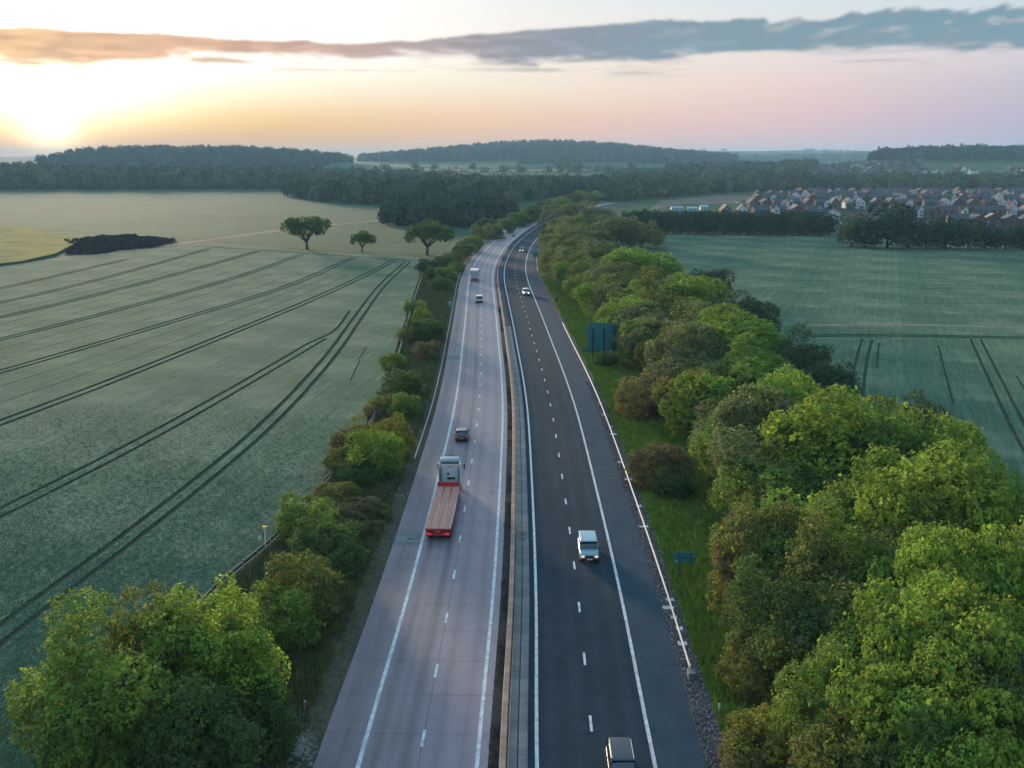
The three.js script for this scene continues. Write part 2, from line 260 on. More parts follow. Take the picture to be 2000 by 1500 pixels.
function profileRibbon(prof, d0, d1, step, uvs = 1) {        // prof: closed or open list of [offset, y] swept along the road
  const P = [], U = [], I = [], n = Math.ceil((d1 - d0) / step), m = prof.length;
  for (let i = 0; i <= n; i++) { const d = lerp(d0, d1, i / n); prof.forEach(([o, y], k) => { const p = onRoad(o, d, y); P.push(p.x, p.y, p.z); U.push(k * 0.1 / uvs, d / uvs); }); }
  for (let i = 0; i < n; i++) for (let k = 0; k < m - 1; k++) { const a = i * m + k; I.push(a, a + 1, a + m, a + 1, a + m + 1, a + m); }
  const g = new THREE.BufferGeometry(); g.setAttribute('position', new THREE.Float32BufferAttribute(P, 3)); g.setAttribute('uv', new THREE.Float32BufferAttribute(U, 2)); g.setIndex(I); const q = g.toNonIndexed(); q.computeVertexNormals(); return q;
}
const R0 = 38, R1 = 930, TOP = 0.07;
// left carriageway: concrete slabs with open joints, then one sheet beyond where slabs can no longer be told apart
const leftRoad = thing('concrete_carriageway', 'pale concrete carriageway of jointed slabs carrying the red flatbed truck', 'road', [0, 0, 0], 0, null, 'structure');
part('joint_filler', ribbon(-12.0, -1.17, R0, 241, TOP - 0.02, 4), M.joint, leftRoad);
const UVL = { u0: -12.2, us: 12, vs: 48 };
const LANES = [[-12.0, -9.22], [-9.19, -5.52], [-5.49, -1.17]];
for (let d = 40.5; d < 240; d += 5) LANES.forEach(([a, b], k) => part('concrete_slab', ribbon(a, b, d + 0.015, d + 4.985, TOP + 0.003 * hash2(k, Math.round(d), 5), 2.5, UVL), M.concrete, leftRoad));
part('road_surface', ribbon(-12.0, -1.17, 240.5, R1, TOP, 4, UVL), M.concreteFar, leftRoad);
part('edge_line', ribbon(-9.36, -9.08, R0, R1, TOP + 0.008, 3), M.paint, leftRoad);
part('edge_line', ribbon(-1.98, -1.72, R0, R1, TOP + 0.008, 3), M.paint, leftRoad);
for (let d = 42; d < 640; d += 9) part('lane_dash', ribbon(-5.60, -5.41, d - 1, d + 1, TOP + 0.008, 1), M.paint, leftRoad);
{ // pale patch with a gully grating on the hard shoulder
  const [, d] = spot(800, 1066); part('repair_patch', ribbon(-12.0, -9.5, d, d + 3.4, TOP + 0.008, 1), M.channel, leftRoad); part('gully_grate', ribbon(-10.75, -10.15, d + 1.2, d + 1.7, TOP + 0.013, 1), M.black, leftRoad);
  const [, e] = spot(893, 702); part('repair_patch', ribbon(-12.0, -9.5, e, e + 3.4, TOP + 0.008, 1), M.channel, leftRoad);
}
// right carriageway: dark asphalt
const rightRoad = thing('asphalt_carriageway', 'dark asphalt carriageway with oncoming cars and a grey hard shoulder', 'road', [0, 0, 0], 0, null, 'structure');
const UVR = { u0: 1.2, us: 12, vs: 48 };
part('road_surface', ribbon((d) => lerp(1.32, 0.05, smooth(228, 231, d)), 12.35, R0, R1, TOP, 4, UVR), M.asphalt, rightRoad);
part('edge_line', ribbon(1.76, 2.0, R0, R1, TOP + 0.006, 3), M.paint, rightRoad);
part('edge_line', ribbon(9.1, 9.35, R0, R1, TOP + 0.006, 3), M.paint, rightRoad);
for (let d = 43.8; d < 640; d += 9.1) part('lane_dash', ribbon(5.42, 5.60, d - 1, d + 1, TOP + 0.006, 1), M.paint, rightRoad);
// median: dark stony strip, then bare reddish soil farther on; slotted concrete channel
single('median_strip', [ribbon(-1.17, 0.03, R0, 257, TOP - 0.01, 4)], M.darkGravel, 'dark stony strip between the concrete carriageway and the median barrier', 'median', null, 'structure');
single('median_soil', [ribbon(-1.17, 0.03, 257, R1, TOP - 0.012, 4)], M.pinkSoil, 'bare reddish soil of the far median beside the barrier', 'median', null, 'structure');
const channel = thing('drainage_channel', 'grey concrete drainage channel with a slot along the median barrier', 'drain', [0, 0, 0], 0, null, 'structure');
part('slot_floor', ribbon(0.03, 1.32, R0, 229, TOP - 0.06, 4), M.joint, channel);
for (let d = R0; d < 229; d += 6) { const e = Math.min(229, d + 5.97); part('kerb_unit', profileRibbon([[0.03, TOP - 0.05], [0.03, TOP + 0.10], [0.10, TOP + 0.12], [0.62, TOP + 0.03], [0.65, TOP - 0.05]], d, e, 3, 1), M.channel, channel); part('kerb_unit', profileRibbon([[0.70, TOP - 0.05], [0.72, TOP + 0.03], [1.24, TOP + 0.07], [1.31, TOP + 0.05], [1.31, TOP - 0.05]], d, e, 3, 1), M.channel, channel); }
for (const r of [1046, 1058]) { const [, d] = spot(1022, r); part('drain_grate', ribbon(0.36, 1.0, d, d + 0.55, TOP + 0.085, 0.5), M.black, channel); }
// verges
single('gravel_margin', [ribbon(12.35, (d) => 13.75 + 0.5 * vnoise(d / 5, 2, 33), R0, R1, TOP - 0.03, 1.5)], M.gravel, 'grey gravel margin under the barrier beside the hard shoulder', 'gravel', null, 'structure');
single('grass_verge', [ribbon((d) => 13.6 + 0.5 * vnoise(d / 3, 7, 34), 44, R0, 640, 0.03, 2)], M.grass, 'bright green grass verge sloping under the roadside trees', 'verge', null, 'structure');
single('stony_margin', [ribbon((d) => -12.7 - 0.9 * vnoise(d / 4, 5, 35), -12.0, R0, R1, TOP - 0.03, 1.5)], M.weedy, 'dark stony margin beside the concrete hard shoulder', 'gravel', null, 'structure');
// ---------------------------------------------------------------- left field: standing crop with wheel tracks cut through it
const FEDGE = [[380, 1200], [420, 1157], [520, 1073], [620, 962], [672, 895], [720, 832], [760, 742], [790, 642], [806, 590], [822, 540], [828, 507]].map(([c, r]) => spot(c, r));
const fieldEdge = [[-26.5, 20], [-26.0, 60], ...FEDGE.map((p) => [p[0], p[1]])];
const roughRing = [[-12.4, R0], ...Array.from({ length: 60 }, (_, i) => along(-12.4, R0 + (i + 1) * 10).slice(0, 2)), ...Array.from({ length: 24 }, (_, i) => along(-24, 640 - i * 10).slice(0, 2)), ...[...fieldEdge].reverse(), [-26.5, R0]];
single('rough_verge', new THREE.ShapeGeometry(new THREE.Shape(roughRing.map((p) => new THREE.Vector2(p[0], p[1])))).rotateX(-Math.PI / 2).translate(0, 0.02, 0), M.rough, 'rough weedy verge between the concrete road and the crop', 'verge', null, 'structure');
function stripRing(line, w) { // closed ring round a polyline
  const L = [], Rr = [];
  line.forEach((p, i) => { const a = line[Math.max(0, i - 1)], b = line[Math.min(line.length - 1, i + 1)], tx = b[0] - a[0], td = b[1] - a[1], k = w / 2 / Math.hypot(tx, td); L.push([p[0] - td * k, p[1] + tx * k]); Rr.push([p[0] + td * k, p[1] - tx * k]); });
  return [...L, ...Rr.reverse()];
}
function shift(line, off) { return line.map((p, i) => { const a = line[Math.max(0, i - 1)], b = line[Math.min(line.length - 1, i + 1)], tx = b[0] - a[0], td = b[1] - a[1], k = off / Math.hypot(tx, td); return [p[0] - td * k, p[1] + tx * k]; }); }
function soften(line, n = 24) { return new THREE.CatmullRomCurve3(line.map((p) => V(p[0], 0, p[1])), false, 'centripetal').getPoints(n).map((p) => [p.x, p.z]); }
const CROP = 0.24;
const tramsL = [
  [[-230, 1440], [0, 1240], [250, 1052], [500, 850], [640, 703], [700, 620], [745, 560], [796, 512.4]],
  [[-230, 1110], [0, 1002], [300, 850], [560, 702], [628, 662]],
  [[-230, 915], [0, 827], [200, 752], [400, 672], [600, 590], [700, 545], [768, 510.2]],
  [[-230, 790], [0, 727], [300, 640], [560, 560], [690, 504]],
  [[-230, 716], [0, 664], [250, 601], [450, 546], [590, 497.6]],
  [[-230, 668], [0, 621], [250, 561], [400, 521], [505, 491.2]],
  [[-230, 634], [0, 592], [200, 545], [408, 486.8]],
  [[-230, 605], [0, 564], [250, 507]],
];
const holesL = [], cutWidth = (d) => 0.58 + d * 0.0012;
tramsL.forEach((t) => { const line = soften(t.map(([c, r]) => { const p = spot(c, r, CROP); return [p[0], p[1]]; }), 26); const w = (r) => stripRing(shift(line, r), cutWidth(line[line.length >> 1][1])); if (t === tramsL[1]) { const l = shift(line, 0.98), q = spot(668, 648, CROP), e = spot(690, 615, CROP); holesL.push(stripRing(soften([...l.filter((_, i) => i % 4 === 0), [q[0] - 1.9, q[1]], [e[0] - 1.8, e[1] + 6]], 30), 0.7), stripRing(shift(line, -0.98), 0.7)); return; } holesL.push(w(-0.98), w(0.98)); });
{ // headland track along the top of the field
  const l = soften([[806, 510.4], [700, 502.4], [600, 496], [500, 488.6], [412, 484.2]].map(([c, r]) => { const p = spot(c, r, CROP); return [p[0], p[1]]; }), 20); holesL.push(stripRing(shift(l, -0.98), 0.9), stripRing(shift(l, 0.98), 0.9));
}
{ // faint single lines left by the drill between the wheel tracks
  const lines = tramsL.map((t) => soften(t.map(([c, r]) => { const p = spot(c, r, CROP); return [p[0], p[1]]; }), 26));
  for (let i = 2; i < 6; i++) for (const k of [0.34, 0.67]) { const a = lines[i], b = lines[i + 1], m = a.map((p, j) => [lerp(p[0], b[j][0], k), lerp(p[1], b[j][1], k)]), n0 = 2 + Math.floor(5 * hash2(i, Math.round(k * 9), 2)); holesL.push(stripRing(m.slice(n0, 23), 0.2)); }
}
{ // single drill misses
  for (const [a, b] of [[[684, 745], [703, 705]], [[700, 703], [716, 680]]]) { const p = spot(...a, CROP), q = spot(...b, CROP); holesL.push(stripRing([p, q], 0.22)); }
}
const topL = [[820, 505], [700, 499], [560, 489], [400, 480], [280, 489], [150, 503], [0, 522], [-300, 560]].map(([c, r]) => spot(c, r).slice(0, 2));
const cropL = sheet('crop_field', [...fieldEdge.map((p) => [p[0] - 0.4, p[1]]), ...topL, [-330, 240], [-200, 20]], 0.02, M.crop, 'green cereal field with pairs of wheel tracks beside the concrete road', 'field', CROP, holesL, M.cropSide);
sheet('field_soil', [[-27, 20], ...fieldEdge.map((p) => [p[0] - 0.2, p[1]]), ...topL, [-330, 240], [-200, 20]], 0.012, M.soil, 'dark soil showing in the wheel tracks of the cereal field', 'soil');
// ---------------------------------------------------------------- right field
const tr = (pts) => soften(pts.map(([c, r]) => { const p = spot(c, r, CROP); return [p[0], p[1]]; }), 22);
const holesR = [];
const pair = (pts, w = 0.55) => { const l = tr(pts); holesR.push(stripRing(shift(l, -0.98), w), stripRing(shift(l, 0.98), w)); };
pair([[1672, 775], [1676, 745], [1684, 700], [1694, 664]]); pair([[2120, 1050], [2060, 950], [2000, 855], [1950, 755], [1918, 690], [1906, 664]]);
for (const [a, b] of [[[1717, 672], [1711, 720]], [[1832, 676], [1862, 790]], [[1985, 735], [2010, 775]]]) holesR.push(stripRing([spot(...a, CROP), spot(...b, CROP)], 0.3));
pair([[1572, 657], [1700, 656], [1900, 659], [2150, 664]], 1.3);
for (const r of [474, 483, 491, 502, 512, 525, 533, 547, 561, 574, 590, 604, 616]) for (let k = 0; k < 2; k++) { // faint drill lines, broken and of unequal length
  const q = hash2(r, 4 + k, 4), c0 = k ? 1690 + 110 * q : 1345 + (r - 470) * 1.45 + 60 * q, c1 = k ? 2180 : 1640 - 40 * q, dy = 2 + 4 * hash2(r, 9, 4);
  holesR.push(stripRing(tr([[c0, r + dy * (c0 - 1345) / 700], [(c0 + c1) / 2, r + dy * ((c0 + c1) / 2 - 1345) / 700 + 0.6 * q], [c1, r + dy * (c1 - 1345) / 700]]), 0.22 + (640 - r) * (0.0015 + 0.0035 * q)));
}
const ringR = [[150, 34], [34.5, 34], [35.5, 60], [36.5, 100], [38, 140], [38, 190], [40, 250], [44, 300], [52, 350], [60, 400], [69, 460], [78, 522], [150, 530], [230, 515], [420, 470], [420, 200], [260, 60]];
sheet('crop_field', ringR, 0.04, M.cropRight, 'blue-green cereal field beyond the roadside tree belt', 'field', CROP, holesR, M.cropSide);
sheet('field_soil', ringR.map((p) => [p[0], p[1]]), 0.034, M.soil, 'dark soil showing in the wheel tracks beyond the tree belt', 'soil');
{ const l = tr([[1555, 638], [1700, 635], [1850, 637], [2000, 641], [2250, 648]]); sheet('grass_balk', stripRing(l, 2.6), CROP + 0.05, M.dryGrass, 'pale dry grass strip crossing the field beyond the tree belt', 'grass strip'); }
// ---------------------------------------------------------------- fields in the middle distance
const R = (l) => l.map(([c, r]) => spot(c, r).slice(0, 2));
sheet('pasture', R([[-250, 372.5], [560, 372.5], [600, 381], [760, 402], [760, 428], [680, 436], [560, 447], [420, 466], [330, 474], [140, 452], [-250, 438]]), 0.006, M.farCrop, 'wide pale green field in front of the left woods', 'field');
sheet('meadow', R([[410, 472], [560, 450], [680, 439], [752, 432], [830, 442], [955, 448], [900, 465], [838, 503], [700, 496], [560, 486]]), 0.006, M.pasture, 'meadow around the three lone trees', 'field');
sheet('back_meadow', R([[790, 421], [1010, 423], [1060, 400], [1000, 398], [860, 408]]), 0.006, M.pasture, 'small meadow between the hedge wood and the big central wood', 'field');
sheet('flower_field', R([[-250, 440], [20, 444], [128, 458], [150, 478], [110, 500], [40, 516], [-250, 548]]), 0.03, M.rape, 'yellow flowering field at the left edge', 'field', 0.9, [], M.cropSide);
sheet('farm_track', stripRing(soften(R([[-250, 560], [0, 524], [150, 502], [330, 480], [420, 468], [560, 449], [680, 437], [752, 430]]), 40), 7), 0.014, M.track, 'reddish dirt farm track running to the hedge wood', 'track');
sheet('building_plot', R([[1265, 412], [1330, 400], [1470, 397], [1480, 384], [1400, 384], [1290, 393]]), 0.006, M.track, 'bare earth building plot beside the housing estate', 'plot');
sheet('estate_ground', R([[1390, 447], [2150, 470], [2150, 379], [1480, 379]]), 0.008, M.darkGravel, 'grey streets and yards of the housing estate', 'street');

// ---------------------------------------------------------------- trees
const leafMat = (r, g, b) => new THREE.MeshPhysicalMaterial({ color: RGB(r, g, b), vertexColors: true, roughness: 1, transmission: 0.42, thickness: 0, specularIntensity: 0.12 });
const LEAF = {
  ash: leafMat(0.23, 0.345, 0.05), lime: leafMat(0.275, 0.365, 0.05), mid: leafMat(0.19, 0.285, 0.052), dark: leafMat(0.105, 0.172, 0.046), olive: leafMat(0.20, 0.22, 0.055),
  pale: leafMat(0.19, 0.225, 0.085), tan: leafMat(0.25, 0.215, 0.080), brown: leafMat(0.165, 0.152, 0.066), gold: leafMat(0.235, 0.235, 0.042), blue: leafMat(0.090, 0.145, 0.065),
};
// leaf sprays gathered in lobes over an egg-shaped crown; every leaf is a folded blade of two faces
function crown({ seed, rx = 4, ry = 4, cy = 5.4, lobes = 16, lobe = 0.42, sprays = 1500, per = 6, leaf = 0.26, tuft = 0.34, rag = 0.25, flat = 0, low = -0.55 }) {
  const r = rng(seed), L = [], tmp = V(0, 0, 0);
  const dirIn = () => { const z = r() * 2 - 1, a = r() * 6.2832, q = Math.sqrt(1 - z * z); return V(q * Math.cos(a), z, q * Math.sin(a)); };
  for (let i = 0; i < lobes; i++) {
    const y = lerp(low, 0.86, (i + 0.5) / lobes) + (r() - 0.5) * 0.12, a = i * 2.39996 + r() * 0.7, q = Math.sqrt(Math.max(0, 1 - y * y)), k = lerp(0.48, 1.0, r());
    const c = V(q * Math.cos(a) * rx * k, cy + y * ry * k, q * Math.sin(a) * rx * k), s = lobe * (0.55 + 0.95 * r());
    L.push({ c, rx: rx * s, ry: ry * s * (1 - flat * 0.4), w: s * s, out: c.clone().sub(V(0, cy - ry * 0.35, 0)).normalize(), t: 0.86 + 0.28 * r() });
  }
  const W = L.reduce((a, l) => a + l.w, 0), P = [], C = [], I = [];
  const n = V(0, 0, 0), t1 = V(0, 0, 0), t2 = V(0, 0, 0);
  for (let i = 0; i < sprays; i++) {
    let pick = r() * W, l = L[0]; for (l of L) { pick -= l.w; if (pick <= 0) break; }
    const dr = dirIn(); if (dr.dot(l.out) < -0.25 && r() < 0.75) dr.reflect(l.out);
    const depth = r() < 0.16 ? lerp(0.4, 0.85, r()) : lerp(0.84, 1.0 + rag * r() * r(), r());
    const c = V(l.c.x + dr.x * l.rx * depth, l.c.y + dr.y * l.ry * depth, l.c.z + dr.z * l.rx * depth);
    if (c.y < 0.12) c.y = 0.12 + r() * 0.3;
    const tone = l.t * (0.66 + 0.62 * r()), warm = r() < 0.16 ? 1 + 0.35 * r() : 1;
    const axis = dr.clone().lerp(l.out, 0.3).add(V(0, 0.3, 0)).addScaledVector(dirIn(), 0.75).normalize();
    for (let k = 0; k < per; k++) {
      const p = c.clone().addScaledVector(dirIn(), tuft * Math.cbrt(r())).addScaledVector(axis, tuft * 0.5 * r());
      n.copy(axis).addScaledVector(dirIn(), 0.5).normalize();
      t1.crossVectors(n, dirIn()).normalize(); t2.crossVectors(n, t1);
      const s = leaf * (0.65 + 0.7 * r()), w = s * (0.34 + 0.12 * r()), f = s * 0.14, b = P.length / 3;
      tmp.copy(p).addScaledVector(t1, -s / 2); P.push(tmp.x, tmp.y, tmp.z);
      tmp.copy(p).addScaledVector(t2, w).addScaledVector(n, f); P.push(tmp.x, tmp.y, tmp.z);
      tmp.copy(p).addScaledVector(t1, s / 2).addScaledVector(n, -f * 0.5); P.push(tmp.x, tmp.y, tmp.z);
      tmp.copy(p).addScaledVector(t2, -w).addScaledVector(n, f); P.push(tmp.x, tmp.y, tmp.z);
      I.push(b, b + 2, b + 1, b, b + 3, b + 2);
      const q = tone * (0.86 + 0.28 * r());
      for (let m = 0; m < 4; m++) C.push(q * warm, q * lerp(1, warm, 0.35), q * (0.9 + 0.2 * r()));
    }
  }
  const g = new THREE.BufferGeometry(); g.setAttribute('position', new THREE.Float32BufferAttribute(P, 3)); g.setAttribute('color', new THREE.Float32BufferAttribute(C, 3)); g.setIndex(I); g.computeVertexNormals(); return g;
}
function trunkGeo({ seed, height = 10, r0 = 0.22, fork = 0.26, stems = 1, spread = 2.6, limbs = 9 }) {
  const r = rng(seed), L = [];
  for (let s = 0; s < stems; s++) {
    const a0 = r() * 6.28, lean = stems > 1 ? 0.9 : 0.25, b0 = V(stems > 1 ? Math.cos(a0) * 0.35 : 0, -0.1, stems > 1 ? Math.sin(a0) * 0.35 : 0), top = V(b0.x + Math.cos(a0) * lean, height * fork, b0.z + Math.sin(a0) * lean), rr = r0 / Math.sqrt(stems);
    L.push(bar(b0, top, rr, rr * 0.78, 8));
    const n = Math.ceil(limbs / stems);
    for (let i = 0; i < n; i++) {
      const a = a0 + i * 2.4 + r() * 0.6, e = V(top.x + Math.cos(a) * spread * (0.4 + 0.5 * r()), height * lerp(fork + 0.16, 0.74, r()), top.z + Math.sin(a) * spread * (0.4 + 0.5 * r()));
      L.push(bar(top, e, rr * 0.6, rr * 0.26, 5));
      for (let k = 0; k < 2; k++) { const b = a + (r() - 0.5) * 1.8; L.push(bar(e, V(e.x + Math.cos(b) * 1.1, e.y + 0.5 + r(), e.z + Math.sin(b) * 1.1), rr * 0.26, rr * 0.08, 4)); }
    }
  }
  return merge(L);
}
const CROWN = {
  ash: [1, 2, 3].map((s) => crown({ seed: 400 + s, rx: 4.3, ry: 3.7, cy: 6.3, lobes: 30, lobe: 0.30, sprays: 2300, per: 6, leaf: 0.26, tuft: 0.32, rag: 0.3, low: -0.55 })),
  dense: [1, 2, 3].map((s) => crown({ seed: 420 + s, rx: 4.1, ry: 4.8, cy: 5.1, lobes: 40, lobe: 0.285, sprays: 2500, per: 6, leaf: 0.235, tuft: 0.28, rag: 0.28, low: -0.9 })),
  tall: [1, 2].map((s) => crown({ seed: 440 + s, rx: 3.2, ry: 4.8, cy: 5.2, lobes: 34, lobe: 0.29, sprays: 1900, per: 6, leaf: 0.24, tuft: 0.30, rag: 0.3, low: -0.9 })),
  shrub: [1, 2, 3].map((s) => crown({ seed: 460 + s, rx: 4.6, ry: 4.9, cy: 4.7, lobes: 34, lobe: 0.28, sprays: 2000, per: 6, leaf: 0.33, tuft: 0.42, rag: 0.4, low: -0.95 })),
  great: [crown({ seed: 480, rx: 5.0, ry: 4.9, cy: 5.0, lobes: 58, lobe: 0.25, sprays: 4600, per: 6, leaf: 0.21, tuft: 0.25, rag: 0.34, low: -0.9 })],
  oak: [crown({ seed: 490, rx: 5.6, ry: 3.7, cy: 6.3, lobes: 22, lobe: 0.36, sprays: 1000, per: 5, leaf: 0.52, tuft: 0.5, rag: 0.24, low: -0.4 }), crown({ seed: 493, rx: 5.4, ry: 3.9, cy: 6.2, lobes: 18, lobe: 0.40, sprays: 1000, per: 5, leaf: 0.52, tuft: 0.5, rag: 0.2, low: -0.3 })],
};
const TRUNK = { ash: trunkGeo({ seed: 21, stems: 4, r0: 0.34, fork: 0.34, spread: 2.6, limbs: 16 }), dense: trunkGeo({ seed: 22, r0: 0.24, fork: 0.2 }), tall: trunkGeo({ seed: 23, r0: 0.22, fork: 0.25, spread: 1.6 }), shrub: trunkGeo({ seed: 24, stems: 4, r0: 0.3, fork: 0.16, spread: 2.4, limbs: 8 }), great: trunkGeo({ seed: 25, r0: 0.3, fork: 0.22, limbs: 12 }), oak: trunkGeo({ seed: 26, r0: 0.5, fork: 0.24, spread: 3.4, limbs: 12 }) };
const rt = rng(77);
function tree(name, kind, v, tint, x, d, h, wid, label, group, base = 0) {
  const t = thing(name, label, name.includes('shrub') ? 'shrub' : 'tree', [x, base, -d], rt() * 6.28, group), w0 = { ash: 8.6, dense: 8.2, tall: 6.4, shrub: 9.2, great: 10, oak: 11.2 }[kind];
  part('trunk', TRUNK[kind], M.bark, t); part('crown', CROWN[kind][v % CROWN[kind].length], LEAF[tint], t);
  t.scale.set(wid / w0, h / 10, wid / w0); return t;
}
// by the picture: column and row of the crown's top, width in picture points, height in metres
function treeAt(name, kind, v, tint, c, r, wpx, h, label, group) { const [x, d, m] = spot(c, r, h * 0.97); return tree(name, kind, v, tint, x, d, h, Math.min(wpx * m * 1.08, h * (kind === 'shrub' ? 2.2 : 1.3)), label, group); }
// left side, near to far
treeAt('maple_tree', 'great', 0, 'mid', 228, 1212, 345, 10.5, 'big dark green tree nearest the camera at the bottom left');
treeAt('maple_tree', 'dense', 1, 'mid', 150, 1350, 170, 8.5, 'dark green tree at the foot of the biggest left tree');
treeAt('ash_tree', 'tall', 0, 'lime', 395, 1152, 185, 10.5, 'slender bright yellow-green tree behind the big dark left tree');
treeAt('ash_tree', 'tall', 1, 'ash', 455, 1215, 170, 9, 'bright green tree between the big left tree and the hawthorns');
treeAt('maple_tree', 'tall', 0, 'olive', 285, 1162, 130, 10, 'thin olive tree behind the big dark left tree on the field side');
treeAt('maple_tree', 'dense', 2, 'dark', 370, 1335, 215, 8.5, 'dark green tree at the right foot of the big left tree');
treeAt('hawthorn_shrub', 'shrub', 0, 'dark', 492, 1340, 125, 5.5, 'dark shrub beside the white flowers at the road edge');
treeAt('hawthorn_shrub', 'shrub', 1, 'olive', 490, 1295, 105, 6, 'olive shrub above the white flowers');
treeAt('hawthorn_shrub', 'shrub', 2, 'mid', 525, 1148, 150, 5.5, 'green hawthorn shrub next to the slender yellow-green tree');
treeAt('hawthorn_shrub', 'shrub', 0, 'olive', 590, 1096, 140, 6, 'olive tipped hawthorn shrub below the round dark hawthorn');
treeAt('hawthorn_shrub', 'shrub', 1, 'dark', 640, 1022, 125, 5.2, 'round dark hawthorn shrub level with the truck rear');
treeAt('hawthorn_shrub', 'shrub', 2, 'mid', 602, 966, 105, 4.8, 'hawthorn shrub beside the fence end and the yellow marker post');
treeAt('bramble_shrub', 'shrub', 1, 'brown', 690, 975, 120, 2.4, 'low brown bramble mound near the field edge');
treeAt('bramble_shrub', 'shrub', 0, 'olive', 650, 945, 110, 2.4, 'low olive bramble mound along the fence');
treeAt('bramble_shrub', 'shrub', 2, 'brown', 695, 1010, 100, 2, 'low brown bramble mound between hawthorns and road');
treeAt('bramble_shrub', 'shrub', 2, 'dark', 560, 1180, 170, 2.2, 'low dark bramble mound under the fence');
treeAt('maple_tree', 'dense', 0, 'ash', 733, 838, 105, 6.4, 'fresh green roadside tree left of the truck cab');
treeAt('maple_tree', 'dense', 1, 'gold', 765, 818, 75, 5.6, 'golden green shrub tree behind the fresh green roadside tree');
treeAt('maple_tree', 'dense', 2, 'gold', 715, 822, 70, 5, 'golden tree on the field side of the fresh green roadside tree');
treeAt('bramble_shrub', 'shrub', 0, 'brown', 685, 838, 60, 4, 'reddish brown shrub at the field edge beside the golden tree');
treeAt('bramble_shrub', 'shrub', 1, 'tan', 728, 792, 34, 2, 'small tan bush on the field edge');
treeAt('hawthorn_shrub', 'shrub', 2, 'dark', 781, 722, 72, 5, 'round dark green shrub, upper one of two beside the fence gap');
treeAt('hawthorn_shrub', 'shrub', 0, 'mid', 795, 771, 58, 4, 'round mid green shrub, lower one of two beside the fence gap');
treeAt('hawthorn_shrub', 'shrub', 1, 'dark', 833, 620, 72, 5.2, 'dark wide shrub just below the blue marker sign');
treeAt('hawthorn_shrub', 'shrub', 0, 'mid', 826, 604, 36, 5.4, 'small green shrub top behind the dark wide shrub');
treeAt('hawthorn_shrub', 'shrub', 2, 'brown', 833, 666, 46, 4, 'brown tinted shrub in front of the dark wide shrub');
[['olive', 668, 880, 60, 3, 'beside the golden tree'], ['dark', 702, 905, 70, 3, 'between golden tree and brambles'], ['olive', 748, 770, 50, 3, 'above the golden tree'], ['mid', 770, 690, 46, 3.2, 'just above the fence gap shrubs'], ['olive', 800, 640, 44, 3.4, 'at the foot of the dark wide shrub'], ['mid', 812, 585, 40, 3.6, 'below the blue marker sign, field side'], ['olive', 735, 985, 60, 1.8, 'at the road edge near the white flowers']].forEach(([t, c, r, w, h, l], i) => treeAt('verge_shrub', 'shrub', i, t, c, r, w, h, ({ olive: 'low olive', dark: 'low dark', mid: 'low green' })[t] + ' verge shrub ' + l));
const leftRow = [[836, 507, 40, 5, 'blue'], [862, 540, 46, 4.6, 'dark'], [872, 520, 40, 4.8, 'mid'], [884, 490, 48, 6, 'olive'], [868, 497, 40, 5.5, 'dark'], [905, 476, 52, 6.5, 'olive'], [922, 462, 42, 6.5, 'mid'], [938, 440, 36, 8, 'pale'], [962, 436, 36, 8, 'pale'], [950, 424, 30, 8.5, 'dark'], [985, 424, 40, 8.5, 'mid'], [1010, 412, 40, 9.5, 'mid'], [1036, 404, 42, 9.5, 'dark'], [1062, 392, 44, 11, 'dark'], [1092, 384, 46, 11.5, 'mid'], [1122, 376, 46, 12, 'dark'], [1020, 418, 40, 7, 'dark'], [1048, 408, 40, 8, 'mid'], [850, 523, 34, 4, 'dark'], [893, 512, 38, 4, 'mid'], [1150, 372, 50, 12, 'mid']];
leftRow.forEach(([c, r, w, h, t], i) => treeAt('verge_tree', ['shrub', 'dense'][i % 2], i, t, c, r, w, h, ({ blue: 'blue-green', dark: 'dark green', mid: 'mid green', olive: 'olive', pale: 'pale green' })[t] + ' bushy tree on the left verge, ' + (r > 460 ? 'just before the bend' : r > 400 ? 'along the bend' : 'past the bend'), 'bushy ' + t + ' trees along the far left verge'));
// lone field trees
for (const [c, r, rb, w, v, l] of [[600, 427, 488, 74, 0, 'lone spreading tree with a leaning bough in the meadow, leftmost of three'], [707, 455, 493, 39, 1, 'smallest of the three lone meadow trees'], [834, 437, 499, 73, 1, 'lone round tree with a thick stem nearest the road bend']]) { const [x, d, m] = spot(c, rb); tree('oak_tree', 'oak', v, 'dark', x, d, (rb - r) * m, w * m, l); }
{ const [x, d, m] = spot(790, 412); tree('oak_tree', 'oak', 0, 'dark', x, d + 90, 15, 17, 'tall round tree rising behind the dark hedge wood'); }
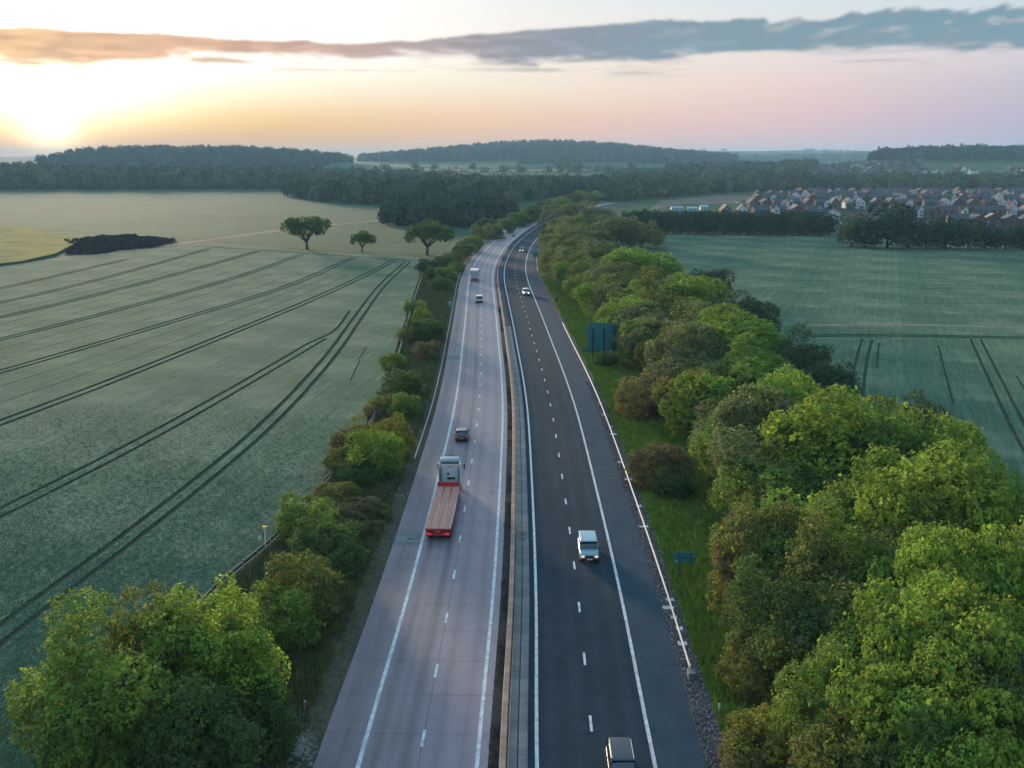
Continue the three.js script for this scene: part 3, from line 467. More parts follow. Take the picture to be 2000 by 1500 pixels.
// right belt, single trees that can be told apart
const belt = [
  ['poplar_tree', 'tall', 0, 'pale', 1088, 402, 62, 13, 'grey-green tree at the road bend, far end of the belt'], ['poplar_tree', 'tall', 1, 'pale', 1126, 394, 80, 14, 'tall grey-green tree second from the bend'], ['poplar_tree', 'dense', 2, 'pale', 1168, 402, 90, 13, 'broad grey-green tree third from the bend'],
  ['poplar_tree', 'dense', 0, 'pale', 1205, 422, 95, 13, 'broad grey-green tree standing before the far hedge'], ['poplar_tree', 'dense', 1, 'pale', 1255, 428, 86, 12, 'rounded grey-green tree against the blue-green field'], ['maple_tree', 'dense', 2, 'olive', 1120, 452, 95, 11, 'olive tree over the small green sign at the bend'],
  ['maple_tree', 'dense', 0, 'olive', 1092, 480, 70, 9, 'olive roadside tree beside the small green sign'], ['maple_tree', 'tall', 1, 'pale', 1172, 470, 80, 11, 'pale olive tree behind the roadside olive trees'], ['maple_tree', 'dense', 1, 'dark', 1150, 510, 80, 9.5, 'dark tree over the bend grass strip'],
  ['ash_tree', 'ash', 0, 'ash', 1250, 490, 130, 12.5, 'big rounded green tree right of the bend grass strip'], ['maple_tree', 'dense', 0, 'pale', 1196, 508, 80, 11.5, 'pale green side of the big rounded tree'], ['ash_tree', 'ash', 1, 'lime', 1352, 543, 105, 11.5, 'bright green crown near the dark field-side trees'],
  ['maple_tree', 'dense', 2, 'olive', 1292, 535, 90, 11.5, 'olive green tree above the large sign'], ['maple_tree', 'dense', 1, 'mid', 1262, 592, 58, 8, 'mid green tree immediately behind the large sign'], ['maple_tree', 'dense', 0, 'blue', 1385, 522, 75, 10, 'dark blue-green tree on the field edge'],
  ['maple_tree', 'dense', 1, 'blue', 1448, 573, 110, 10.5, 'wide dark tree on the field edge'], ['maple_tree', 'tall', 0, 'pale', 1360, 592, 80, 11, 'pale tree between the bright crown and the large bright tree'], ['ash_tree', 'ash', 2, 'ash', 1425, 612, 190, 12, 'large bright tree in the middle of the belt'],
  ['ash_tree', 'ash', 0, 'pale', 1345, 640, 100, 11, 'pale tan tipped tree beside the large bright tree'], ['maple_tree', 'dense', 2, 'gold', 1290, 652, 66, 8, 'golden olive tree right of the large sign'], ['hawthorn_shrub', 'shrub', 1, 'tan', 1262, 735, 84, 6.5, 'tan brown shrub at the grass edge below the large sign'],
  ['hawthorn_shrub', 'shrub', 0, 'brown', 1310, 730, 66, 7, 'brown shrub tree next to the tan shrub'], ['maple_tree', 'dense', 0, 'gold', 1385, 716, 132, 9.5, 'golden green tree standing forward over the grass verge'], ['maple_tree', 'dense', 1, 'mid', 1490, 665, 120, 11, 'mid green tree behind the golden green tree'],
  ['maple_tree', 'dense', 2, 'blue', 1570, 655, 95, 10.5, 'dark tree at the field edge above the brown shrub tree'], ['maple_tree', 'dense', 0, 'blue', 1625, 700, 90, 9.5, 'dark tree at the field edge beside the first wheel track'], ['hawthorn_shrub', 'shrub', 2, 'tan', 1508, 712, 95, 9.5, 'tan brown tree between the golden and the bright trees'],
  ['ash_tree', 'ash', 1, 'pale', 1480, 772, 130, 11.5, 'pale green tree left of the open-crowned bright tree'], ['ash_tree', 'ash', 0, 'ash', 1575, 738, 150, 12.5, 'bright tree behind the open-crowned bright tree'], ['ash_tree', 'ash', 2, 'lime', 1645, 782, 215, 13, 'open-crowned bright tree with bare stems showing'],
  ['maple_tree', 'dense', 1, 'blue', 1772, 770, 110, 9.5, 'dark tree on the field side right of the open-crowned tree'], ['ash_tree', 'ash', 1, 'lime', 1835, 822, 150, 11.5, 'bright green tree at the field side, right of the open-crowned tree'], ['ash_tree', 'ash', 0, 'mid', 1742, 815, 130, 12, 'mid green tree between two bright crowns'],
  ['ash_tree', 'ash', 2, 'ash', 1915, 905, 130, 11, 'green tree rounding the field side corner'], ['ash_tree', 'ash', 0, 'lime', 1790, 888, 225, 12.5, 'bright broad tree in front of the open-crowned tree'], ['maple_tree', 'dense', 0, 'olive', 1488, 965, 140, 10, 'olive tree left of the dark hollow in the belt'],
  ['maple_tree', 'dense', 2, 'mid', 1560, 1005, 150, 9.5, 'mid green tree below the bare stems'], ['maple_tree', 'dense', 1, 'olive', 1640, 1035, 150, 10, 'olive green tree below the bright broad tree'], ['maple_tree', 'dense', 0, 'mid', 1725, 1040, 150, 10.5, 'mid green tree beneath the bright broad tree'],
  ['ash_tree', 'ash', 1, 'ash', 1868, 1045, 200, 12, 'bright tree at the right edge below the bright broad tree'], ['ash_tree', 'ash', 2, 'lime', 1975, 1050, 170, 12, 'yellow-green tree cut by the right edge of the picture'], ['maple_tree', 'dense', 2, 'tan', 1462, 1035, 90, 7.5, 'tan tipped tree right of the small sign'],
  ['maple_tree', 'dense', 1, 'dark', 1512, 1105, 140, 8, 'dark tree right of the small sign, behind the tan tipped one'], ['maple_tree', 'dense', 0, 'dark', 1600, 1140, 170, 9, 'dark green tree in the shaded middle of the lower belt'], ['ash_tree', 'ash', 0, 'ash', 1780, 1150, 190, 11, 'bright green tree in the lower right belt'],
  ['ash_tree', 'ash', 1, 'lime', 1925, 1185, 200, 11.5, 'bright yellow-green tree at the lower right edge'], ['maple_tree', 'dense', 2, 'mid', 1700, 1215, 160, 9, 'mid green tree above the brown shrubs'], ['hawthorn_shrub', 'shrub', 0, 'olive', 1478, 1232, 110, 5, 'olive brown shrub at the grass edge below the small sign'],
  ['hawthorn_shrub', 'shrub', 1, 'olive', 1565, 1225, 120, 6.5, 'olive shrub behind the olive brown grass edge shrub'], ['maple_tree', 'dense', 1, 'mid', 1625, 1300, 160, 8, 'mid green tree behind the golden brown shrubs'], ['ash_tree', 'ash', 2, 'ash', 1800, 1290, 210, 10, 'green tree with tufted top at the lower right'],
  ['poplar_tree', 'tall', 1, 'pale', 1955, 1265, 130, 10.5, 'grey-green willowy tree at the lower right edge'], ['hawthorn_shrub', 'shrub', 2, 'gold', 1530, 1385, 150, 5, 'golden brown shrub at the bottom edge beside the grass'], ['maple_tree', 'dense', 0, 'olive', 1660, 1390, 170, 7.5, 'olive tree at the bottom edge behind the golden brown shrub'],
  ['maple_tree', 'dense', 2, 'dark', 1770, 1400, 180, 8, 'dark tree at the bottom edge of the belt'], ['ash_tree', 'ash', 0, 'lime', 1985, 1395, 170, 9, 'bright yellow-green tree in the bottom right corner'], ['ash_tree', 'ash', 1, 'ash', 1885, 1420, 190, 8.5, 'green tree left of the bottom right corner tree'],
  ['hawthorn_shrub', 'shrub', 1, 'tan', 1480, 1435, 100, 3.5, 'low tan shrub at the bottom edge by the grass'],
  ['hawthorn_shrub', 'shrub', 0, 'brown', 1296, 868, 96, 5.2, 'round brown bush alone on the grass verge'], ['hawthorn_shrub', 'shrub', 2, 'dark', 1184, 690, 36, 2.6, 'small dark bush at the foot of the large sign'], ['hawthorn_shrub', 'shrub', 2, 'dark', 1322, 915, 60, 3.6, 'low dark bush beside the round brown bush'],
];
const taken = [];
for (const b of belt) { const t = treeAt(b[0], b[1], b[2], b[3], b[4], b[5], b[6] * 1.18, b[7] * (b[1] === 'shrub' ? 1 : 1.08), b[8]); taken.push([t.position.x, -t.position.z]); }
{ // trees packed inside the belt, mostly hidden by those in front
  const r = rng(909), tones = ['mid', 'ash', 'olive', 'dark', 'pale'], words = { mid: 'mid green', ash: 'fresh green', olive: 'olive', dark: 'dark green', pale: 'pale green' }; let n = 0;
  for (let k = 0; k < 3500 && n < 190; k++) {
    const d = lerp(42, 590, r() ** 1.25), far = smooth(210, 300, d), off = lerp(lerp(24, 18.5, far), 34.5 + smooth(250, 560, d) * 8, r()), [x, dd] = along(off, d);
    if (taken.some(([a, b]) => Math.hypot(a - x, b - dd) < lerp(3.5, 4.3, far))) continue;
    taken.push([x, dd]); n++;
    const side = off < 27 ? 'road side' : 'field side', where = ` tree in the belt on its ${side}, ${d < 75 ? 'near the bottom edge' : d < 110 ? 'level with the small sign' : d < 160 ? 'by the lone brown bush' : d < 230 ? 'level with the large sign' : d < 340 ? 'between large sign and bend' : 'at the bend'}`;
    const t = d > 260 ? ['pale', 'olive', 'pale', 'mid', 'olive'][Math.floor(r() * 5)] : tones[Math.floor(r() * 5)]; tree('belt_tree', ['dense', 'ash', 'dense', 'tall'][n % 4], n, t, x, dd, lerp(7.5, 10.5, r()), lerp(8.5, 11, r()), words[t] + where, words[t] + where);
  }
}
// ---------------------------------------------------------------- far trees: one light crown with its stem, many copies
const farMat = std({ vertexColors: true, roughness: 1 });
function farTree(seed, o = {}) {
  const c = crown({ seed, rx: 0.48, ry: 0.47, cy: 0.51, lobes: 13, lobe: 0.40, sprays: o.sprays ?? 170, per: 2, leaf: o.leaf ?? 0.125, tuft: 0.06, rag: 0.2, low: -0.8, ...o });
  const core = new THREE.IcosahedronGeometry(0.30, 1).translate(0, 0.52, 0), st = new THREE.CylinderGeometry(0.02, 0.035, 0.3, 5).translate(0, 0.14, 0);
  const paint = (g, q) => { g = g.index ? g.toNonIndexed() : g; const C = new Float32Array(g.attributes.position.count * 3); for (let i = 0; i < C.length; i += 3) C.set(q, i); g.setAttribute('color', new THREE.BufferAttribute(C, 3)); g.deleteAttribute('uv'); return g; };
  return mergeGeometries([c.toNonIndexed(), paint(core, [0.75, 0.75, 0.75]), paint(st, [1.2, 0.8, 0.8])], false);
}
const FAR = [farTree(601), farTree(602), farTree(603, { rx: 0.38, ry: 0.47 }), farTree(604, { rx: 0.52, ry: 0.42, lobes: 8 })];
const FARBIG = [farTree(611, { sprays: 560, leaf: 0.08, rx: 0.5, ry: 0.5, cy: 0.47, low: -0.95, lobes: 22, lobe: 0.32 }), farTree(612, { sprays: 560, leaf: 0.08, rx: 0.48, ry: 0.5, cy: 0.48, low: -0.95, lobes: 20, lobe: 0.33 })];
const conifer = (() => { const L = []; for (let k = 0; k < 4; k++) L.push(new THREE.ConeGeometry(0.26 - k * 0.055, 0.36, 7, 1, true).rotateY(k).translate(0, 0.26 + k * 0.19, 0)); const g = merge(L); g.deleteAttribute('uv'); const C = new Float32Array(g.attributes.position.count * 3).fill(1); g.setAttribute('color', new THREE.BufferAttribute(C, 3)); return g; })();
const TONES = [[0.068, 0.118, 0.056], [0.042, 0.080, 0.046], [0.100, 0.148, 0.060], [0.056, 0.098, 0.062], [0.125, 0.150, 0.066]];
const CONTONES = [[0.026, 0.046, 0.030], [0.032, 0.052, 0.030], [0.022, 0.040, 0.028]];
function wood(name, pts, geos, tones, h0, h1, label, seed, squat = 1) {  // one wood that reads as a mass
  const r = rng(seed), lists = geos.map(() => []), o = new THREE.Group();
  pts.forEach((p) => lists[Math.floor(r() * geos.length)].push(p));
  o.name = numbered(name); scene.add(o); tag(o, label, 'woodland', null, 'stuff');
  lists.forEach((list, gi) => {
    if (!list.length) return;
    const im = new THREE.InstancedMesh(geos[gi], farMat, list.length), m = new THREE.Matrix4(), q = new THREE.Quaternion(), c = new THREE.Color();
    list.forEach(([x, d], i) => { const h = lerp(h0 * 0.7, h1 * 1.12, r()), w = h * squat * lerp(0.7, 1.0, r()); q.setFromAxisAngle(V(0, 1, 0), r() * 6.28); m.compose(V(x, land(x, d) - 0.1, -d), q, V(w, h, w)); im.setMatrixAt(i, m); const t = tones[Math.floor(r() * tones.length)], k = 0.45 + 1.1 * r(), y = 0.85 + 0.4 * r(); im.setColorAt(i, c.setRGB(t[0] * k * y, t[1] * k, t[2] * k)); });
    im.name = 'crowns'; im.userData.kind = 'stuff'; o.add(im);
  });
}
function scatter(ring, gap, seed, keep) { // even random points inside a ring of [x, d]
  const r = rng(seed), X = ring.map((p) => p[0]), D = ring.map((p) => p[1]), x0 = Math.min(...X), x1 = Math.max(...X), d0 = Math.min(...D), d1 = Math.max(...D), out = [];
  const inside = (x, d) => { let k = false; for (let i = 0, j = ring.length - 1; i < ring.length; j = i++) if ((ring[i][1] > d) !== (ring[j][1] > d) && x < ((ring[j][0] - ring[i][0]) * (d - ring[i][1])) / (ring[j][1] - ring[i][1]) + ring[i][0]) k = !k; return k; };
  for (let d = d0; d < d1; d += gap) for (let x = x0; x < x1; x += gap) { const a = x + (r() - 0.5) * gap * 0.9, b = d + (r() - 0.5) * gap * 0.9; if (inside(a, b) && (!keep || keep(a, b))) out.push([a, b]); }
  return out;
}
const B = (c, d) => [bearing(c, d), d];
wood('woodland', scatter([B(-120, 1350), B(300, 1350), B(590, 1365), B(620, 1900), B(-120, 1900)], 13, 700), FAR, TONES, 13, 20, 'long dark wood along the far edge of the left field', 700);
wood('woodland', scatter(R([[560, 386], [640, 397], [760, 403], [890, 405], [1010, 399], [1100, 388], [1180, 380], [1180, 368], [900, 366], [560, 362]]), 11.5, 701), FAR, TONES, 10, 17, 'big dark wood in the centre behind the hedge', 701);
wood('woodland', scatter(R([[748, 441], [900, 446], [962, 447], [1010, 428], [970, 416], [760, 421]]), 5.5, 702), FAR, [TONES[1], TONES[1], TONES[3]], 8.5, 11, 'dark hedge wood left of the road bend', 702);
wood('woodland', scatter(R([[1130, 385], [1200, 398], [1290, 389], [1460, 376], [1700, 373], [2080, 373], [2080, 365], [1600, 363], [1400, 352], [1180, 360]]), 11.5, 703), FAR, TONES, 10, 16, 'broad wood between the ridge and the housing estate', 703);
wood('woodland', scatter([B(1310, 1650), B(1560, 1650), B(1600, 2350), B(1300, 2350)], 13, 704), FAR, TONES, 13, 18, 'wood climbing behind the broad wood toward the far village', 704);
wood('woodland', scatter([B(560, 1750), B(700, 1700), B(900, 1640), B(860, 1760), B(700, 1830), B(560, 1900)], 15, 705), FAR, TONES, 13, 18, 'hazy wood rising behind the big central wood', 705);
wood('conifer_forest', scatter([[-1180, 2350], [-430, 2350], [-430, 2850], [-1180, 2850]], 9, 706, (x, d) => land(x, d) > 24 && (x + 1085 + 30 * vnoise(d / 60, 1, 3) > 0)), [conifer, conifer, FAR[2]], CONTONES, 10, 22, 'spiky conifer forest on the left plateau hill', 706);
wood('conifer_forest', scatter([[-900, 3100], [1150, 3100], [1150, 3760], [-900, 3760]], 12, 707, (x, d) => land(x, d) > 34), [conifer, conifer, FAR[2]], CONTONES, 11, 24, 'spiky conifer forest covering the long central ridge', 707);
wood('woodland', scatter([[20, 2800], [430, 2800], [470, 3010], [40, 3010]], 11, 708), FAR, [TONES[1], TONES[3]], 13, 18, 'dark wood on the low hill before the central ridge', 708);
wood('woodland', scatter([B(1690, 2200), B(2090, 2200), B(2090, 2480), B(1720, 2480)], 11, 709), FAR, [TONES[1], TONES[3]], 15, 22, 'dark wood on the hill above the far village', 709);
wood('woodland', scatter([[900, 4700], [3600, 4700], [3600, 5600], [900, 5600]], 38, 711), FAR, [TONES[1], TONES[3]], 16, 26, 'hazy blue woods on the far hills at the right', 711, 1.6);
wood('woodland', scatter([[200, 6300], [6000, 6300], [6400, 7600], [200, 7600]], 75, 713, (x, d) => fbm(x / 500, d / 400, 77, 3) > 0.47), FAR, [TONES[1], TONES[3]], 10, 16, 'blue hazy woods along the farthest ridge', 713, 2.4);
wood('hedgerow', [...Array.from({ length: 90 }, (_, i) => [bearing(760 + i * 7, 2150), 2150 + 25 * Math.sin(i / 9)]), ...Array.from({ length: 90 }, (_, i) => [bearing(820 + i * 6.5, 2480), 2480 + 30 * Math.sin(i / 7 + 2)]), ...Array.from({ length: 60 }, (_, i) => [bearing(1180 + i * 3, 2300 - i * 2), 2300 - i * 2])], FAR, TONES, 3, 7, 'thin hedgerows dividing the misty pale fields', 712, 1.7);
// single trees standing in the misty fields
[[660, 1990, 15], [690, 2080, 17], [735, 2150, 14], [752, 2200, 18], [812, 2300, 20], [850, 2350, 16], [925, 2300, 17], [985, 2120, 18], [1015, 2180, 15], [1020, 2080, 17], [1072, 2180, 14], [1095, 2200, 20], [1112, 2120, 23], [1130, 2150, 22], [1165, 2150, 14], [1190, 2120, 16], [1235, 2120, 18], [1300, 2080, 16], [1345, 2060, 19], [560, 1960, 15], [600, 1985, 17], [635, 1950, 14]].forEach(([c, d, h], i) => {
  const x = bearing(c, d), o = single('park_tree', FAR[i % 4], farTint(i), 'round tree standing alone in the misty fields below the ridge', 'tree', 'lone trees in the misty fields'); o.position.set(x, land(x, d) - 0.1, -d); o.scale.set(h * 1.05, h, h * 1.05);
});
function farTint(i) { const k = 'far' + (i % TONES.length); return M[k] ??= std({ vertexColors: true, roughness: 1, color: RGB(...TONES[i % TONES.length]) }); }
// hedge trees between the blue-green field and the houses
for (let i = 0; i < 52; i++) { const c = 1228 + i * 7.6 + 4 * Math.sin(i * 3), r = 457.5 + (i % 2) * -3 + i * 0.09, [x, d] = spot(c, r), o = single('hedge_tree', FARBIG[i % 2], farTint([1, 3, 0, 1, 3][i % 5]), ['dark', 'grey-green', 'mid green', 'dark', 'grey-green'][i % 5] + ' tree in the dense hedge before the houses, ' + ['end near the tree belt', 'middle stretch', 'end near the white block'][Math.min(2, Math.floor(i / 18))], 'tree', 'hedge trees before the housing estate'); o.position.set(x, 0, -d); o.rotation.y = i; const h = 10.2 + 1.9 * hash2(i, 3, 8); o.scale.set(h * 0.9, h, h * 0.9); }
[[1662, 421, 52, 484, 4, 'pale leaved tree left of the tallest hedge tree'], [1690, 430, 50, 486, 3, 'short tree under the tallest hedge tree'], [1732, 403, 88, 487, 1, 'tallest dark tree in front of the houses'], [1775, 424, 56, 487, 1, 'dark tree right of the tallest hedge tree'], [1808, 436, 50, 488, 3, 'grey thin-leaved tree between two dark hedge trees'], [1846, 424, 72, 488, 1, 'broad dark tree before the purple-brown roofs'], [1890, 434, 56, 489, 0, 'rounded tree left of the pink roofs'], [1925, 440, 56, 489, 1, 'dark tree below the pink roofs'], [1962, 446, 56, 490, 3, 'low dark tree at the right end of the hedge'], [1998, 438, 64, 490, 1, 'dark hedge tree cut by the right picture edge'], [2040, 434, 70, 490, 0, 'dark hedge tree just past the picture edge']].forEach(([c, r, w, rb, t, l], i) => { const [x, d, m] = spot(c, rb), o = single('hedge_tree', FARBIG[i % 2], farTint(t), l, 'tree'); o.position.set(x, 0, -d); o.scale.set(w * m * 1.12, (rb - r) * m, w * m * 1.12); });
sheet('ploughed_patch', R([[120, 474], [185, 465], [250, 461], [350, 472], [302, 485], [240, 490], [185, 499], [124, 498], [146, 484]]), 0.02, std({ color: RGB(0.075, 0.055, 0.055), roughness: 1 }), 'dark bare earth under the thicket beside the yellow field', 'soil');
// thicket at the left
wood('thicket', scatter(R([[124, 474], [185, 466], [250, 462], [345, 472], [300, 484], [240, 489], [185, 498], [128, 497], [150, 484]]), 1.7, 720), [FAR[3], FAR[0]], [[0.075, 0.055, 0.058], [0.095, 0.07, 0.066], [0.06, 0.05, 0.054]], 0.9, 1.5, 'dark purple-brown thicket beside the yellow field', 720, 1.5);

// ---------------------------------------------------------------- steel barriers
const BEAM = [[0, 0.44], [0.045, 0.50], [0.045, 0.55], [-0.005, 0.60], [0.045, 0.65], [0.045, 0.70], [0, 0.755], [-0.03, 0.75], [-0.035, 0.6], [-0.03, 0.45], [0, 0.44]];
const DOUBLE = [[-0.17, 0.44], [-0.215, 0.50], [-0.215, 0.55], [-0.165, 0.60], [-0.215, 0.65], [-0.215, 0.70], [-0.17, 0.76], [0.17, 0.76], [0.215, 0.70], [0.215, 0.65], [0.165, 0.60], [0.215, 0.55], [0.215, 0.50], [0.17, 0.44], [-0.17, 0.44]];
function barrier(label, off, side, d0, d1, mat, step = 4.5, prof = BEAM) {
  const t = thing('safety_barrier', label, 'barrier');
  for (let d = d0; d < d1; d += 45) part('rail', profileRibbon(prof.map(([o, y]) => [off + side * o, y + TOP - 0.05]), d, Math.min(d1, d + 45.02), d < 240 ? 3 : 6, 1), mat, t);
  let n = 0; for (let d = d0 + 1; d < Math.min(d1, 420); d += step) { const [x, dd, a] = along(off - side * 0.09, d); const p = part('post', postGeo, M.post, t); p.position.set(x, 0, -dd); p.rotation.y = -a; n++; }
  return t;
}
const postGeo = merge([box(0.05, 0.72, 0.12, 0, 0.36, 0), box(0.09, 0.05, 0.02, 0, 0.66, 0.05)]);
barrier('steel median barrier with a pinkish rail running the length of the road', -0.24, 1, 38, 760, M.galvOld, 4.5, DOUBLE);
barrier('steel barrier along the concrete hard shoulder from the fresh green tree to the bend', -12.6, 1, spot(802, 906)[1], 660, M.galv);
barrier('steel barrier along the asphalt hard shoulder ending at a concrete block', 13.1, -1, spot(1350, 1312)[1], spot(1097, 637)[1], M.galv, 3.2);
barrier('short far barrier beside the small green sign', 13.2, -1, 345, 425, M.galv);
{ const [x, d, a] = along(13.15, spot(1350, 1322)[1]); const b = thing('barrier_terminal', 'grey concrete end block of the barrier on the gravel', 'barrier end', [x, 0, -d], -a); part('block', rbox(0.55, 0.62, 0.9, 0, 0.31, 0, 0.05), M.channel, b); part('steel_anchor', [box(0.1, 0.5, 0.35, -0.05, 0.6, -0.5)], M.galv, b); }
[938, 905, 990, 1172, 1187, 1206, 1227, 1256, 850, 836, 812, 790, 1030].forEach((r, i) => { const d = spot(1250, r)[1], [x, dd, a] = along(12.95 + 0.5 * hash2(i, 3, 1), d), w = [0.95, 0.5, 0.6, 0.7][i % 4], p = single('concrete_pad', rbox(w, 0.06, 0.55 + 0.2 * hash2(i, 1, 1), 0, 0, 0, 0.02, 1), M.paint, 'small pale concrete pad in the gravel under the barrier', 'concrete pad', 'pale pads under the barrier'); p.position.set(x, TOP + 0.01, -dd); p.rotation.y = -a + (hash2(i, 5, 2) - 0.5) * 0.3; });
// ---------------------------------------------------------------- post and rail fence along the crop
{
  const f = thing('field_fence', 'weathered wooden post and rail fence between the crop and the verge', 'fence');
  const pts = []; const line = soften([...fieldEdge.slice(2).map((p) => [p[0] + 0.5, p[1]])], 300); let acc = 0;
  pts.push(line[0]); for (let i = 1; i < line.length; i++) { acc += Math.hypot(line[i][0] - line[i - 1][0], line[i][1] - line[i - 1][1]); if (acc > 2.8) { pts.push(line[i]); acc = 0; } }
  const pg = rbox(0.13, 1.32, 0.11, 0, 0.64, 0, 0.015, 1);
  pts.forEach(([x, d], i) => {
    const p = part('post', pg, M.wood, f); p.position.set(x, 0, -d); p.rotation.y = hash2(i, 2, 3);
    if (i) { const [a, b] = pts[i - 1]; for (const y of [0.62, 1.12]) part('rail', bar(V(a, y + 0.03 * hash2(i, 7, 1), -b), V(x, y, -d), 0.05, 0.05, 5), M.wood, f); }
  });
}
// ---------------------------------------------------------------- signs (all seen from the back) and posts
const signBack = std({ color: RGB(0.03, 0.23, 0.25), roughness: 0.5, metalness: 0.2 }), signRib = std({ color: RGB(0.02, 0.12, 0.14), roughness: 0.5, metalness: 0.2 }), steelDark = std({ color: RGB(0.03, 0.035, 0.045), roughness: 0.55, metalness: 0.3 });
{
  const [x, d] = spot(1158, 711), s = thing('road_sign', 'large teal backed direction sign on dark posts beside the tree belt', 'road sign', [x + 1.4, 0, -d], -0.08);
  part('panel', box(5.6, 5.15, 0.05, 0.35, 5.05, -0.12), signBack, s);
  for (let i = 0; i < 9; i++) part('stiffener', box(5.56, 0.07, 0.06, 0.35, 2.85 + i * 0.56, -0.065), signRib, s);
  for (const px of [-1.9, -0.5, 1.45, 2.7]) part('joint_strip', box(0.05, 5.1, 0.04, px, 5.05, -0.074), signRib, s);
  for (const px of [-1.45, 0.55, 2.4]) part('post', box(0.24, 6.6, 0.2, px, 3.3, 0.09), steelDark, s);
  const [x2, d2] = spot(1150, 706), s2 = thing('distance_plate', 'low dark plate sign in front of the large teal sign', 'road sign', [x2 + 0.35, 0, -d2], -0.06);
  part('panel', box(3.2, 0.55, 0.05, 0.2, 2.05, 0), signRib, s2); for (const px of [-0.4, 1.2]) part('post', cyl(0.05, 0.05, 2.2, 8).translate(px, 1.1, 0.06), steelDark, s2);
}
{
  const [x, d] = spot(1335, 1131), s = thing('road_sign', 'small dark teal backed sign on two posts with an orange sticker', 'road sign', [x, 0, -d], -0.05);
  part('panel', rbox(2.0, 1.0, 0.04, 0, 2.02, -0.05, 0.02, 2), signBack, s); part('stiffener', box(1.9, 0.05, 0.03, 0, 2.0, -0.015), signRib, s);
  for (const px of [-0.5, 0.62]) part('post', cyl(0.05, 0.05, 2.5, 10).translate(px, 1.25, 0.04), std({ color: RGB(0.10, 0.11, 0.125), roughness: 0.45, metalness: 0.5 }), s);
  part('orange_sticker', box(0.22, 0.12, 0.006, 0.82, 2.17, -0.026), std({ color: RGB(0.75, 0.32, 0.04) }), s); part('white_sticker', box(0.13, 0.12, 0.006, -0.68, 1.68, -0.026), M.white, s);
}
{ const [x, d] = spot(1047, 516), s = thing('road_sign', 'small far green sign at the start of the bend', 'road sign', [x, 0, -d]); part('panel', box(2.3, 2.2, 0.06, 0.1, 3.4, 0), signBack, s); for (const px of [-0.7, 0.8]) part('post', box(0.1, 2.6, 0.1, px, 1.3, 0.08), steelDark, s); part('stiffener', box(2.2, 0.08, 0.05, 0.1, 3.4, 0.05), signRib, s); }
{ const [x, d] = spot(879, 603), s = thing('marker_sign', 'small bright blue marker sign on the left verge', 'road sign', [x, 0, -d]); part('panel', box(0.75, 1.15, 0.04, 0, 1.15, 0), std({ color: RGB(0.02, 0.36, 0.42), roughness: 0.5 }), s); part('post', box(0.08, 1.1, 0.06, 0, 0.4, -0.05), steelDark, s); part('white_band', box(0.7, 0.14, 0.01, 0, 1.58, 0.025), M.white, s); }
{ const [x, d] = spot(1087, 592), s = thing('marker_sign', 'small grey plate on the grass verge under the trees', 'road sign', [x, 0, -d]); part('panel', box(0.75, 0.8, 0.04, 0, 0.95, 0), steelDark, s); part('post', box(0.08, 0.8, 0.06, 0, 0.3, -0.05), M.post, s); }
function delineator(c, r, label, m2) { const [x, d] = spot(c, r), s = thing('marker_post', label, 'marker post', [x, 0, -d]); part('post', rbox(0.14, 0.95, 0.06, 0, 0.47, 0, 0.02, 1), M.white, s); part('dark_cap', rbox(0.15, 0.16, 0.07, 0, 0.99, 0, 0.02, 1), steelDark, s); part('reflector', box(0.09, 0.32, 0.01, 0, 0.55, 0.036), m2, s); }
delineator(1404, 1397, 'white marker post with a dark cap in the right grass', M.white);
delineator(596, 1391, 'marker post with a red reflector by the white flowers', std({ color: RGB(0.55, 0.05, 0.03), roughness: 0.3 }));
{ const [x, d] = spot(519, 1072), s = thing('pipeline_marker', 'white pole with a yellow cap beside the field fence', 'marker post', [x, 0, -d]); part('pole', cyl(0.06, 0.06, 2.2, 10).translate(0, 1.1, 0), M.white, s); part('yellow_cap', [box(0.42, 0.06, 0.26, 0, 2.24, 0), box(0.05, 0.2, 0.26, -0.2, 2.13, 0), box(0.05, 0.2, 0.26, 0.2, 2.13, 0)], std({ color: RGB(0.85, 0.55, 0.05), roughness: 0.5 }), s); }
{ const [x, d] = spot(509, 1076), s = thing('notice_plate', 'small white plate on the field fence near the yellow capped pole', 'notice', [x, 0, -d], 0.5); part('plate', box(0.34, 0.42, 0.02, 0, 1.32, 0), M.white, s); part('stake', box(0.05, 1.2, 0.05, 0, 0.6, -0.03), M.wood, s); }

// ---------------------------------------------------------------- vehicles
const paintM = (r, g, b, o = {}) => new THREE.MeshPhysicalMaterial({ color: RGB(r, g, b), roughness: 0.35, clearcoat: 0.8, clearcoatRoughness: 0.12, ...o });
const CARGLASS = new THREE.MeshPhysicalMaterial({ color: RGB(0.012, 0.02, 0.024), roughness: 0.06, metalness: 0, clearcoat: 1, clearcoatRoughness: 0.04 });
const RUBBER = std({ color: RGB(0.014, 0.014, 0.015), roughness: 0.85 }), RIM = std({ color: RGB(0.35, 0.36, 0.37), metalness: 0.7, roughness: 0.35 }), TRIM = std({ color: RGB(0.02, 0.02, 0.022), roughness: 0.6 });
const LAMPON = std({ color: RGB(0.9, 0.85, 0.75), emissive: RGB(1.0, 0.86, 0.66), emissiveIntensity: 3.0, roughness: 0.3 }), LAMPWARM = std({ color: RGB(0.9, 0.6, 0.4), emissive: RGB(1.0, 0.42, 0.16), emissiveIntensity: 0.9, roughness: 0.3 }), TAIL = std({ color: RGB(0.5, 0.015, 0.012), roughness: 0.25, emissive: RGB(0.8, 0.03, 0.03), emissiveIntensity: 0.35 });
const PLATEY = std({ color: RGB(0.78, 0.52, 0.05), roughness: 0.5 }), PLATEW = std({ color: RGB(0.75, 0.76, 0.74), roughness: 0.5 });
